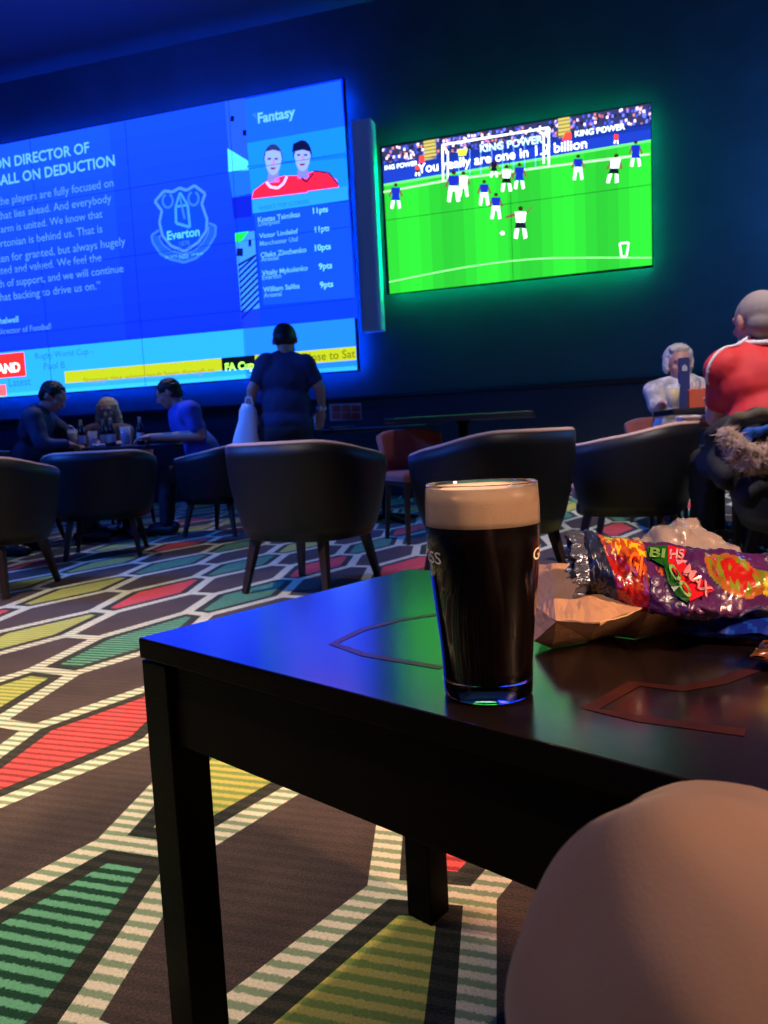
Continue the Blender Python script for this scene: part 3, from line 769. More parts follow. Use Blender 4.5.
# pale printed edge band under the sleeve
V = [T(607, 594, .030), T(609, 603, .020), T(650, 612, .020), T(652, 603, .030), T(690, 619, .022), T(690, 613, .030)]
sheet('white_edge', V, [(0, 1, 2, 3), (3, 2, 4, 5)], mat('white_film', (.45, .38, .42), .35, coat=.3), PKG, 3, .002, .02, seed=5)

# pillow shaped single packets lying at the right
def pillow(name, cx, cy, L, Wd_, H, rz, tilt, colf, label, m, z):
    bm = bmesh.new(); nx, ny = 40, 28; V = []; F_ = []; C_ = []
    for sgn in (1, -1):
        for i in range(nx+1):
            for j in range(ny+1):
                u = i/nx*2-1; v = j/ny*2-1
                e = max(0, (1-abs(u)**2.6))**.6*max(0, (1-abs(v)**2.8))**.6
                wv = noise.noise(Vector((u*4, v*4, sgn*3)))*.0035
                V.append(Vector((u*L/2, v*Wd_/2*(1-.06*(1-u*u)), sgn*H*e + wv + H+ .004)))
    o1 = (nx+1)*(ny+1)
    for s in (0, 1):
        for i in range(nx):
            for j in range(ny):
                a = s*o1+i*(ny+1)+j; F_.append((a, a+ny+1, a+ny+2, a+1)); C_.append(colf((i+.5)/nx, (j+.5)/ny))
    M = Matrix.Translation((cx, cy, z)) @ Matrix.Rotation(rz, 4, 'Z') @ Matrix.Rotation(tilt, 4, 'X')
    me_v = [M @ v for v in V]; mz = min(v.z for v in me_v)
    for v in me_v: v.z += z-mz
    o = vcol_mesh(name, me_v, F_, C_, m, None, True, 0)
    return tag(o, label, 'packet')
def bluec(u, v):
    if .45 < u < .62 and .25 < v < .8: return (.80, .82, .88)
    return (.05, .16, .62) if (u*7+v*3) % 1 > .25 else (.08, .28, .80)
p_ = onz(745, 640, TZ)
pillow('crisp_packet', p_.x+.02, p_.y+.01, .14, .085, .011, R(-22), R(3), bluec, 'dark blue crisp packet with white label under the purple multipack', film, TZ+.001)
def brc(u, v): return (.50, .24, .08) if (v*5) % 1 < .6 else (.16, .07, .04)
p_ = onz(812, 668, TZ)
pillow('crisp_packet', p_.x+.012, p_.y-.012, .11, .05, .008, R(-38), 0, brc, 'brown and orange crisp packet at the right edge of the table', film, TZ+.001)

# ------------------------------------------------------------------ tub chairs
leather = mat('black_leather', (.009, .010, .014), .45, spec=.35, bump=.25, bscale=260)
rimfab = mat('red_upholstery', (.36, .085, .055), .75, bump=.3, bscale=500, sheen=.3)
bluefab = mat('blue_upholstery', (.05, .06, .10), .7, bump=.3, bscale=500, sheen=.3)
legwood = mat('leg_wood', (.035, .018, .014), .4, bump=.1, bscale=60)
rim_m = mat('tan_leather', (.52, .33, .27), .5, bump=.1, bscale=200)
def tub_chair(name, label, cat, loc, rz, group, lining, W=.37, Dp=.34, H=.705, arm=.62, zb=.27):
    t = thing(name, label, cat, loc, rz, group)
    n = 56; span = R(132)
    def outline(phi, sc, inset_):
        a, b = (W*sc-inset_), (Dp*sc-inset_)
        s, c = math.sin(phi), math.cos(phi)
        e = .82
        return Vector((a*math.copysign(abs(s)**e, s), -b*math.copysign(abs(c)**e, c), 0))
    def topz(phi):
        k = min(1, abs(phi)/span); k = max(0, (k-.25)/.75); return H-(H-arm)*k*k*(3-2*k)
    def build(fn, name_, m):
        bm = bmesh.new(); cols_ = []
        for i in range(n+1):
            phi = -span+2*span*i/n; cols_.append([bm.verts.new(p) for p in fn(phi)])
        for a, b in zip(cols_, cols_[1:]):
            for k in range(len(a)-1): bm.faces.new((a[k], a[k+1], b[k+1], b[k]))
            bm.faces.new((a[-1], a[0], b[0], b[-1]))
        bm.faces.new(cols_[0]); bm.faces.new(cols_[-1][::-1])
        return obj(name_, bm, m, t, True)
    def shell(phi):
        tz = topz(phi)-.006; P = []
        for k in range(9):
            f = k/8; z = zb+(tz-zb)*f; sc = .80+.20*(math.sin(f*PI/2)**.8); p = outline(phi, sc, 0); P.append(Vector((p.x, p.y, z)))
        p = outline(phi, 1, .018); P.append(Vector((p.x, p.y, tz)))
        p = outline(phi, .82, .022); P.append(Vector((p.x, p.y, zb+.01)))
        return P
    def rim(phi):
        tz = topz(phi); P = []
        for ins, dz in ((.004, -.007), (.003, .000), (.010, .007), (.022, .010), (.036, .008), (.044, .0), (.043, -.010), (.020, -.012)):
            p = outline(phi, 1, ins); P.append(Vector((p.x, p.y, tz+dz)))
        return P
    def lin(phi):
        tz = topz(phi)-.006; P = []
        for ins, dz in ((.022, -.004), (.038, .000), (.047, -.008)):
            p = outline(phi, 1, ins); P.append(Vector((p.x, p.y, tz+dz)))
        for f in (.75, .5, .25, 0):
            sc = .80+.20*(math.sin(f*PI/2)**.8); p = outline(phi, sc, .055); P.append(Vector((p.x, p.y, zb+.06+(tz-.03-zb-.06)*f)))
        p = outline(phi, .82, .026); P.append(Vector((p.x, p.y, zb+.06)))
        p = outline(phi, 1, .020); P.append(Vector((p.x, p.y, tz-.008)))
        return P
    build(shell, 'shell', leather)
    build(lin, 'backrest', lining)
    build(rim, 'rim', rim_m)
    bm = bmesh.new()
    for z, sc in ((zb-.005, .74), (zb, .80), (zb+.055, .83), (zb+.06, .80)): pass
    prof_ = []
    def slab(z0, z1, sc, front, m, name_, bev):
        bm = bmesh.new(); N_ = 40; rings = []
        for z, k in ((z0, -bev), (z0+bev, 0), (z1-bev, 0), (z1-bev*.3, -bev*.5), (z1, -bev*1.6)):
            ring = []
            for i in range(N_):
                a = 2*PI*i/N_; s, c = math.sin(a), math.cos(a)
                x = (W*sc+k)*math.copysign(abs(s)**.75, s); y = -(Dp*sc+k)*math.copysign(abs(c)**.75, c)
                if y > 0: y *= front
                ring.append(bm.verts.new((x, y, z)))
            rings.append(ring)
        for a, b in zip(rings, rings[1:]):
            for i in range(N_): bm.faces.new((a[i], a[(i+1) % N_], b[(i+1) % N_], b[i]))
        bm.faces.new(rings[0][::-1]); bm.faces.new(rings[-1])
        obj(name_, bm, m, t, True)
    slab(zb-.012, zb+.05, .78, 1.0, leather, 'seat_base', .01)
    slab(zb+.055, .435, .80-.06, 1.15, lining, 'seat', .025)
    for sx, sy in ((-1, -1), (1, -1), (1, 1), (-1, 1)):
        bm = bmesh.new(); cx, cy = sx*W*.52, sy*Dp*.52
        bar(bm, (cx, cy, zb-.005), (sx*W*.64, sy*Dp*.68, 0), .042, .038, Vector((0, 1, 0)), .026, .024)
        obj('leg', bm, legwood, t)
    return t
# centre chair: back to the camera, facing away to the right
CHG = 'tub chairs round the low pub tables'
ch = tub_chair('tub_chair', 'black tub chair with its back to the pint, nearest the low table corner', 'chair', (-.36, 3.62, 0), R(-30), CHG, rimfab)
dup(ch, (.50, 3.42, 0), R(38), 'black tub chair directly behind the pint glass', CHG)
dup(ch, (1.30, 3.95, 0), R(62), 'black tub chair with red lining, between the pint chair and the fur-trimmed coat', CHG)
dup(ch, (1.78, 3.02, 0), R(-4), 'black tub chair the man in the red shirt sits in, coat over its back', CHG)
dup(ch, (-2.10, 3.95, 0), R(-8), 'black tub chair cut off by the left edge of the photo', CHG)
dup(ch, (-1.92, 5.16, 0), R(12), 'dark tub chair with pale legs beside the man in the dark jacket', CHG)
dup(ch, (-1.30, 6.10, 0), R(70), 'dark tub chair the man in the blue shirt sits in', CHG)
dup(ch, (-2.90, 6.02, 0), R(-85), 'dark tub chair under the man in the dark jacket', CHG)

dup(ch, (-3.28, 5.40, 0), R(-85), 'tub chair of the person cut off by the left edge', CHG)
# red dining chairs
def dining_chair(name, label, loc, rz):
    t = thing(name, label, 'chair', loc, rz, 'red upholstered dining chairs')
    obj('seat', box_bm((0, 0, .445), (.44, .42, .07), None, .025), rimfab, t, True)
    bm = bmesh.new(); n = 12; rows = []
    for k in range(n+1):
        a = -R(34)+R(68)*k/n; col_ = []
        for z, r_ in ((.44, .40), (.60, .41), (.74, .425), (.765, .42), (.765, .385), (.74, .38), (.60, .365), (.44, .355)):
            x = r_*math.sin(a)*1.05; y = -r_*math.cos(a)+.20-(z-.44)*.12; zz = z - (.02 if z > .7 else 0)*(abs(a)/R(34))**3*2
            col_.append(bm.verts.new((x, y, zz)))
        rows.append(col_)
    for a, b in zip(rows, rows[1:]):
        for k in range(8): bm.faces.new((a[k], a[(k+1) % 8], b[(k+1) % 8], b[k]))
    bm.faces.new(rows[0]); bm.faces.new(rows[-1][::-1])
    obj('backrest', bm, rimfab, t, True)
    for sx, sy in ((-1, -1), (1, -1), (1, 1), (-1, 1)):
        bm = bmesh.new(); bar(bm, (sx*.18, sy*.17, .42), (sx*.20, sy*.20, 0), .036, .036, Vector((0, 1, 0)), .024, .024); obj('leg', bm, legwood, t)
    obj('seat_frame', box_bm((0, 0, .400), (.40, .38, .035), None, .005), legwood, t)
    return t
dc = dining_chair('dining_chair', 'red upholstered dining chair between the two nearest tub chairs', (.27, 5.15, 0), R(200))
dup(dc, (1.90, 3.86, 0), R(5), 'red upholstered dining chair mostly hidden behind the coat and tub chair', 'red upholstered dining chairs')
dup(dc, (2.02, 5.30, 0), R(180), 'red upholstered dining chair of the white haired person', 'red upholstered dining chairs')

dup(dc, (-2.45, 7.12, 0), R(180), 'red upholstered dining chair of the blonde person behind the bottles', 'red upholstered dining chairs')
# ------------------------------------------------------------------ pub tables
ptop = mat('pub_table_top', (.02, .018, .02), .22, spec=.6, bump=.03, bscale=40)
def pub_table(label, loc, rz, sx, sy, h, group='dark pub tables'):
    t = thing('pub_table', label, 'table', loc, rz, group)
    obj('tabletop', box_bm((0, 0, h-.018), (sx, sy, .036), None, .008), ptop, t)
    obj('column', lathe_bm([(.035, .02), (.035, h-.06), (.06, h-.04)], n=20), wood, t, True)
    bm = bmesh.new()
    for a in range(4):
        d = Vector((math.cos(a*PI/2+PI/4), math.sin(a*PI/2+PI/4), 0)); bar(bm, d*.02+Vector((0, 0, .05)), d*.30+Vector((0, 0, .015)), .06, .05, Vector((0, 0, 1)), .05, .025)
    obj('foot', bm, wood, t)
    return t
pub_table('long dark pub table behind the two nearest tub chairs', (.58, 5.25, 0), R(-14), .98, .62, .835)
pub_table('dark pub table with the menu board, by the standing man', (.02, 6.38, 0), R(-14), .86, .6, .80)
pub_table('dark pub table covered in bottles and glasses, at the left', (-2.14, 6.22, 0), R(-16), .86, .6, .745)
pub_table('dark pub table between white haired person and man in red', (1.98, 4.42, 0), R(-10), .62, .62, .79)
pub_table('dark pub table cut off by the left edge, behind the leftmost tub chair', (-2.82, 4.82, 0), R(-16), .62, .55, .745)

# ------------------------------------------------------------------ people
skin = mat('skin', (.50, .27, .19), .5, bump=.05, bscale=300)
skin2 = mat('skin_pink', (.56, .28, .21), .5, bump=.05, bscale=300)
def V3(*a): return Vector(a)
def head_parts(bm, c, f, u, s=1.0, female=False):
    """skull, jaw, nose, ears, brow and lips; f = facing, u = up of the head"""
    f = f.normalized(); u = (u-f*u.dot(f)).normalized(); r = f.cross(u)
    M = Matrix((r, f, u)).transposed().to_4x4()
    def P(x, y, z): return c + (r*x+f*y+u*z)*s
    ell(bm, P(0, -.005, .025), (.076*s, .096*s, .088*s), M)
    ell(bm, P(0, .022, -.035), (.058*s, .068*s, .072*s), M)
    ell(bm, P(0, .050, -.085), (.030*s, .028*s, .024*s), M)
    cone(bm, P(0, .085, .010), P(0, .106, -.026), .009*s, .014*s)
    cone(bm, P(-.040, .080, .030), P(.040, .080, .030), .012*s, .012*s)
    for sx in (-1, 1):
        ell(bm, P(sx*.030, .078, .012), (.014*s, .012*s, .010*s), M, 10)
        ell(bm, P(sx*.079, -.005, -.002), (.010*s, .020*s, .032*s), M, 12)
        ell(bm, P(sx*.040, .062, -.022), (.022*s, .02*s, .02*s), M, 10)
    cone(bm, P(-.020, .083, -.052), P(.020, .083, -.052), .007*s, .007*s)
    cone(bm, P(-.017, .081, -.063), P(.017, .081, -.063), .0075*s, .0075*s)
    return M, P
def hand(bm, w, d, pn, curl=.5, s=1.0, side=1):
    """palm plus five bent fingers. w wrist, d direction, pn palm normal"""
    d = Vector(d).normalized(); pn = (Vector(pn)-d*d.dot(Vector(pn))).normalized(); r = d.cross(pn)*side
    M = Matrix((r, d, pn)).transposed().to_4x4()
    cone(bm, w, w+d*.03*s, .026*s, .028*s); ell(bm, w+d*.05*s, (.042*s, .052*s, .018*s), M)
    for k, (x, L) in enumerate(((-.030, .070), (-.010, .080), (.010, .074), (.029, .058))):
        a = w+d*.088*s+r*x*s; c1 = curl*.7; c2 = curl*1.6
        b = a+(d*math.cos(c1)+pn*math.sin(c1))*L*.5*s; e = b+(d*math.cos(c2)+pn*math.sin(c2))*L*.5*s
        cone(bm, a, b, .0095*s, .009*s); cone(bm, b, e, .009*s, .0078*s)
    a = w+d*.03*s-r*.034*s; b = a+(d*.6-r*.7+pn*.3*curl).normalized()*.038*s; e = b+(d*.9-r*.2+pn*.5*curl).normalized()*.03*s
    cone(bm, a, b, .013*s, .011*s); cone(bm, b, e, .011*s, .009*s)
def person(label, J, f_head, u_head, top, trousers, hair=None, hairstyle='short', sk=skin, sleeve=1.0, palms=None, curl=.6, shoes=True, girth=1.0, hs=1.0, shirt_disp=.010, group=None):
    """J: pelvis chest neck head, sh/el/wr/hd L,R, hip/kn/an L,R in world coordinates"""
    root_loc = Vector((J['pelvis'].x, J['pelvis'].y, 0))
    t = thing('person', label, 'person', root_loc, 0, group)
    Li = {k: Vector(v)-root_loc for k, v in J.items()}
    g = girth
    bm = bmesh.new()
    M, P = head_parts(bm, Li['head'], f_head, u_head, hs)
    nk = Li['neck']; ch_ = Li['chest']; pe = Li['pelvis']
    chain(bm, [P(0, -.02, -.05), nk, ch_], [.052, .056, .10])
    side = (Li['shR']-Li['shL']).normalized(); spine = (nk-pe).normalized(); fwd = spine.cross(side).normalized() if True else None
    Mt = Matrix((side, side.cross(spine)*-1, spine)).transposed().to_4x4()
    ell(bm, ch_, (.155*g, .095*g, .17), Mt); ell(bm, (ch_+pe)/2, (.135*g, .095*g, .17), Mt); ell(bm, pe, (.155*g, .11*g, .13), Mt)
    cone(bm, Li['shL'], Li['shR'], .062, .062)
    for s_ in 'LR':
        chain(bm, [Li['sh'+s_], Li['el'+s_], Li['wr'+s_]], [.055*g, .042, .028])
        cone(bm, Li['el'+s_], (Li['el'+s_]*.55+Li['wr'+s_]*.45), .043, .038)
        d = Li['hd'+s_]-Li['wr'+s_]
        hand(bm, Li['wr'+s_], d, (palms or {}).get(s_, Vector((0, 0, -1))), curl, 1, 1 if s_ == 'L' else -1)
        chain(bm, [Li['hip'+s_], Li['kn'+s_], Li['an'+s_]], [.085, .056, .040])
        toe = (Li['kn'+s_]-Li['hip'+s_]); toe.z = 0
        if toe.length < .1: toe = Vector(f_head); toe.z = 0
        toe.normalize()
        cone(bm, Li['an'+s_]+V3(0, 0, -.04), Li['an'+s_]+V3(0, 0, -.05)+toe*.15, .036, .03)
    baked('body', bm, sk, t, .0075, 2)
    # top
    bm = bmesh.new()
    ell(bm, ch_, (.178*g, .118*g, .19), Mt); ell(bm, (ch_+pe)/2, (.162*g, .122*g, .19), Mt); ell(bm, pe+(ch_-pe)*.12, (.175*g, .128*g, .13), Mt)
    cone(bm, Li['shL'], Li['shR'], .076*min(g, 1.1), .076*min(g, 1.1)); cone(bm, nk*.8+Li['shL']*.2, Li['shL'], .062, .074); cone(bm, nk*.8+Li['shR']*.2, Li['shR'], .062, .074); cone(bm, (nk*.55+ch_*.45), ch_, .076, .12)
    for s_ in 'LR':
        sh_, el_, wr_ = Li['sh'+s_], Li['el'+s_], Li['wr'+s_]
        cone(bm, (ch_*.35+sh_*.65), sh_, .085*g, .078*g)
        if sleeve >= 1: chain(bm, [sh_, el_, el_+(wr_-el_)*.92], [.075*g, .058, .040])
        else: cone(bm, sh_, sh_+(el_-sh_)*sleeve, .076*g, .066)
    baked('shirt', bm, top, t, .011, 4, shirt_disp, .09)
    bm = bmesh.new()
    ell(bm, pe-V3(0, 0, .02), (.17*g, .125*g, .13), Mt)
    for s_ in 'LR': chain(bm, [Li['hip'+s_], Li['kn'+s_], Li['an'+s_]+V3(0, 0, .02)], [.10*min(g, 1.1), .070, .052])
    baked('trousers', bm, trousers, t, .012, 4, .008, .07)
    if shoes:
        for s_ in 'LR':
            bm = bmesh.new(); toe = (Li['kn'+s_]-Li['hip'+s_]); toe.z = 0
            if toe.length < .1: toe = Vector(f_head); toe.z = 0
            toe.normalize(); a = Li['an'+s_].copy(); a.z = .05
            cone(bm, a-toe*.05, a+toe*.10, .048, .044); cone(bm, a+toe*.1-V3(0, 0, .008), a+toe*.16-V3(0, 0, .012), .044, .036)
            baked('shoe', bm, mat('shoe_leather', (.02, .02, .022), .4), t, .01, 2)
    if hair:
        bm = bmesh.new(); s = hs
        if hairstyle == 'short':
            ell(bm, P(0, -.016, .038), (.086*s, .098*s, .088*s), M); ell(bm, P(0, -.048, -.005), (.076*s, .062*s, .07*s), M)
        elif hairstyle == 'cropped':
            ell(bm, P(0, -.018, .028), (.081*s, .0945*s, .089*s), M); ell(bm, P(0, -.046, -.015), (.073*s, .062*s, .066*s), M)
        elif hairstyle == 'bouffant':
            ell(bm, P(0, -.034, .045), (.096*s, .094*s, .092*s), M)
            for sx in (-1, 1): ell(bm, P(sx*.074, -.025, .0), (.026*s, .045*s, .062*s), M)
            ell(bm, P(.01, .020, .100), (.066*s, .050*s, .030*s), M)
        elif hairstyle == 'long':
            ell(bm, P(0, -.022, .040), (.096*s, .098*s, .092*s), M)
            for sx in (-1, 1): chain(bm, [P(sx*.070, .01, .04), P(sx*.092, .01, -.05), P(sx*.098, .03, -.17), P(sx*.085, .045, -.25)], [.036*s, .034*s, .034*s, .022*s])
            ell(bm, P(0, -.07, -.07), (.085*s, .04*s, .12*s), M)
        baked('hair', bm, hair, t, .007, 1, .0 if hairstyle == 'cropped' else .008, .018)
    return t, P, M
def seated(head, neck, chest, pelvis, side, knees, wl, wr, el, er, hl, hr, shw=.19):
    """joints of a seated figure; side = its right-hand direction"""
    side = Vector(side).normalized(); sh = (Vector(neck)*.55+Vector(chest)*.45)
    J = dict(head=Vector(head), neck=Vector(neck), chest=Vector(chest), pelvis=Vector(pelvis))
    J['shL'] = sh-side*shw; J['shR'] = sh+side*shw
    J['elL'] = Vector(el); J['elR'] = Vector(er); J['wrL'] = Vector(wl); J['wrR'] = Vector(wr); J['hdL'] = Vector(hl); J['hdR'] = Vector(hr)
    k = Vector(knees)
    for s_, sg in (('L', -1), ('R', 1)):
        J['hip'+s_] = Vector(pelvis)+side*sg*.09-V3(0, 0, .02)
        J['kn'+s_] = k+side*sg*.13; kk = k-Vector(pelvis); kk.z = 0
        J['an'+s_] = Vector((J['kn'+s_].x+kk.normalized().x*.04, J['kn'+s_].y+kk.normalized().y*.04, .09))
    return J
hazed = mat('hazed_jacket', (.015, .03, .09), .7, bump=.3, bscale=300)  # dark jacket with the blue lens haze put into its colour
blue_shirt = mat('blue_shirt', (.03, .09, .55), .75, bump=.3, bscale=300)
dark_trs = mat('dark_trousers', (.015, .017, .025), .8, bump=.2, bscale=300)
black_tee = mat('dark_polo', (.018, .032, .10), .8, bump=.2, bscale=300)
hair_dark = mat('dark_hair', (.012, .010, .010), .5, bump=.6, bscale=200)
hair_blonde = mat('blonde_hair', (.62, .45, .22), .5, bump=.6, bscale=200)
hair_white = mat('white_hair', (.70, .66, .60), .6, bump=.8, bscale=150)
hair_grey = mat('grey_stubble', (.30, .26, .25), .7, bump=.5, bscale=400)
# man in dark jacket, left, seen from his right-rear, facing right and looking down
Yh = 5.92
h = at(53, 397, Yh)
J = seated(h, at(44, 412, Yh), at(36, 428, Yh), V3(-2.84, Yh+.05, .47), (.15, -1, 0), (-2.42, Yh+.10, .50),
           at(74, 446, Yh+.20)+V3(0, 0, .03), at(66, 447, Yh-.16)+V3(0, 0, .02), (-2.49, Yh+.26, .80), (-2.55, Yh-.22, .78), at(82, 447, Yh+.12)+V3(0, 0, .01), at(76, 447, Yh-.06)+V3(0, 0, .01))
J['neck'] = at(42, 412, Yh); 
person('person in dark jacket, head bowed, seated left of the bottle-covered table', J, V3(.85, -.12, -.45), V3(.4, 0, 1), hazed, dark_trs, hair_dark, 'short', girth=1.05)
# man in blue shirt reaching left across the table
Yb = 6.14
J = seated(at(169, 394, Yb), at(180, 408, Yb), at(187, 425, Yb), V3(-1.35, Yb+.06, .47), (-.2, 1, 0), (-1.77, Yb+.1, .50),
           at(160, 438, Yb+.12), at(152, 437, Yb-.14), (-1.55, Yb+.3, .80), at(200, 435, Yb-.2), at(150, 439, Yb+.08), at(140, 438, Yb-.16))
J['shL'], J['shR'] = J['shR'].copy(), J['shL'].copy()
J['elL'], J['elR'] = J['elR'], J['elL']; J['wrL'], J['wrR'] = J['wrR'], J['wrL']; J['hdL'], J['hdR'] = J['hdR'], J['hdL']
J['shL'] = at(190, 411, Yb-.2); J['shR'] = at(180, 411, Yb+.2)
person('person in bright blue t-shirt seated right of the bottles, arm on the table', J, V3(-.9, -.15, -.35), V3(-.35, 0, 1), blue_shirt, dark_trs, hair_dark, 'short', sleeve=.62, girth=1.12)
# blonde person behind the bottles, facing us
Yf = 6.92
J = seated(at(108, 411, Yf), at(108, 426, Yf), at(108, 440, Yf), V3(-2.43, Yf+.15, .47), (-1, 0, 0), (-2.43, Yf-.30, .50),
           at(98, 446, Yf-.33)+V3(0, 0, .02), at(120, 446, Yf-.33)+V3(0, 0, .02), at(92, 452, Yf-.1), at(126, 452, Yf-.1), at(104, 446, Yf-.42)+V3(0, 0, .02), at(114, 446, Yf-.42)+V3(0, 0, .02), .16)
J['elL'], J['elR'] = J['elR'], J['elL']; J['wrL'], J['wrR'] = J['wrR'], J['wrL']; J['hdL'], J['hdR'] = J['hdR'], J['hdL']
person('person with long blonde hair seated facing us behind the bottles', J, V3(.05, -1, -.2), V3(0, -.2, 1), mat('brown_top', (.16, .09, .08), .8), dark_trs, hair_blonde, 'long', hs=.95, girth=.85)
# person at the left edge, mostly cut off
Ye = 5.4
J = seated(at(-16, 414, Ye), at(-22, 430, Ye), at(-27, 446, Ye), V3(-3.2, Ye+.02, .47), (.1, -1, 0), (-2.75, Ye+.02, .5),
           (-2.92, Ye+.2, .79), (-2.94, Ye-.10, .79), (-3.05, Ye+.3, .75), (-3.08, Ye-.25, .75), (-2.86, Ye+.16, .78), (-2.88, Ye-.06, .78))
person('person in blue top, cut off by the left edge of the photo', J, V3(.95, -.2, -.2), V3(0, 0, 1), blue_shirt, dark_trs, hair_dark, 'short')
# standing man bending over, seen from behind
Ys = 5.95
pe = at(286, 428, Ys); pe.y = Ys+.02
J = dict(head=at(285, 341, Ys+.10), neck=at(285, 356, Ys+.05), chest=at(285, 378, Ys+.02), pelvis=pe)
J['shL'] = at(267, 365, Ys); J['shR'] = at(305, 366, Ys)
J['elL'] = at(252, 390, Ys-.04); J['wrL'] = at(251, 406, Ys-.02); J['hdL'] = at(252, 414, Ys-.02)
J['elR'] = at(320, 388, Ys); J['wrR'] = at(322, 410, Ys+.08); J['hdR'] = at(320, 421, Ys+.12)
for s_, sg in (('L', -1), ('R', 1)):
    J['hip'+s_] = pe+V3(sg*.10, 0, -.04); J['kn'+s_] = V3(pe.x+sg*.12, Ys+.04, .46); J['an'+s_] = V3(pe.x+sg*.13, Ys, .09)
person('person in dark polo standing with back to us before the video wall', J, V3(.05, .8, -.6), V3(0, .6, .8), black_tee, dark_trs, hair_dark, 'cropped', sleeve=.6, girth=1.22, hs=1.16, palms={'L': V3(1, 0, 0), 'R': V3(-.2, 0, -1)})
# white haired person facing us
Yw = 5.1
J = seated(at(679, 364, Yw), at(680, 382, Yw+.02), at(680, 400, Yw+.05), V3(2.0, Yw+.2, .47), (-1, 0, 0), (2.0, Yw-.22, .5),
           at(694, 404, Yw-.25), at(662, 404, Yw-.20), at(704, 412, Yw-.02), at(658, 412, Yw-.02), at(688, 400, Yw-.3), at(668, 402, Yw-.28), .17)
person('person with short white hair seated facing us behind the menu', J, V3(-.1, -1, -.12), V3(0, -.1, 1), mat('pale_print_top', (.55, .52, .52), .8, var=.5, vscale=14), dark_trs, hair_white, 'bouffant', sk=skin2, girth=.9, hs=1.0, sleeve=.6)
# man in red football shirt
Yr = 3.32
red = mat('red_shirt', (.62, .025, .028), .7, bump=.25, bscale=250)
hd = at(757, 322, Yr+.04)
nkp = at(760, 345, Yr+.02)
J = seated(hd, nkp, at(764, 385, Yr-.01), V3(nkp.x+.03, 3.16, .50), (1, .05, 0), (nkp.x, 3.62, .52),
           V3(nkp.x-.05, 3.72, .82), V3(nkp.x+.12, 3.72, .82), at(716, 418, Yr+.10), V3(nkp.x+.30, Yr+.12, .78), V3(nkp.x-.01, 3.80, .82), V3(nkp.x+.08, 3.80, .82), .205)
J['shL'] = at(727, 370, Yr)+V3(0, 0, 0); J['shR'] = V3(2*nkp.x-J['shL'].x, Yr, J['shL'].z)
t, P, M = person('person in red football shirt seated with back to us at the right', J, V3(-.15, 1, -.12), V3(0, .1, 1), red, dark_trs, hair_grey, 'cropped', sk=skin2, sleeve=.6, girth=1.28, hs=1.12)
rl = t.location
shirt = [c for c in t.children if c.name.startswith('shirt')][0]
def on_shirt(p, off=.002):
    ok, co, nn, _ = shirt.closest_point_on_mesh(p); return co+nn*off
c0 = Vector(J['neck'])-rl+V3(0, 0, .012)
bm = bmesh.new()
for k in range(24):
    a, b = 2*PI*k/24, 2*PI*(k+1)/24
    cone(bm, c0+V3(.082*math.cos(a), .076*math.sin(a), .010*math.sin(a)), c0+V3(.082*math.cos(b), .076*math.sin(b), .010*math.sin(b)), .013, .013, 8)
baked('shirt_collar', bm, mat('white_trim', (.75, .72, .72), .7), t, .004, 1)
for sg, s_ in ((-1, 'L'), (1, 'R')):
    S_ = Vector(J['sh'+s_])-rl; E_ = Vector(J['el'+s_])-rl
    way = [c0+V3(sg*.08, -.02, .0), (c0+S_)/2+V3(0, -.03, .12), S_+V3(sg*.03, -.04, .12), S_+V3(sg*.12, -.05, .02), S_+(E_-S_)*.45+V3(sg*.12, -.05, 0)]
    pts = []
    for a, b in zip(way, way[1:]):
        for k in range(8): pts.append(on_shirt(a+(b-a)*k/8))
    bm = bmesh.new(); chain(bm, pts, [.0075]*len(pts)); baked('shoulder_stripe', bm, MATS['white_trim'], t, .004, 1)

# foreground knee: a seated person's leg in pale trousers, close to the camera
pale = mat('pale_trousers', (.15, .09, .065), .9, bump=.08, bscale=900, sheen=.1)
t = thing('person', 'knee of a seated person in pale trousers close to the camera, lower right', 'person', (.14, -.2, 0))
o_ = V3(.14, -.2, 0)
bm = bmesh.new()
hipc, th1, kn, sh1, an_ = V3(.15, -.24, .52)-o_, at(716, 1014, .20)-o_, at(727, 902, .318)-o_, V3(.150, .300, .30)-o_, V3(.16, .30, .09)-o_
chain(bm, [hipc, th1, kn, sh1, an_], [.070, .050, .040, .040, .034]); cone(bm, an_-V3(0, .02, .04), an_+V3(0, .14, -.05), .036, .032)
baked('body', bm, skin, t, .008, 2)
bm = bmesh.new()
chain(bm, [hipc, th1, th1*.45+kn*.55, kn, kn*.75+sh1*.25, sh1, an_+V3(0, 0, .03)], [.088, .061, .056, .050, .054, .062, .052])
baked('trousers', bm, pale, t, .006, 6, .006, .05)
bm = bmesh.new(); cone(bm, V3(.16, .27, .05)-o_, V3(.165, .40, .045)-o_, .046, .042); cone(bm, V3(.165, .40, .042)-o_, V3(.165, .46, .036)-o_, .042, .034); baked('shoe', bm, mat('white_trainer', (.5, .5, .5), .5), t, .008, 2)

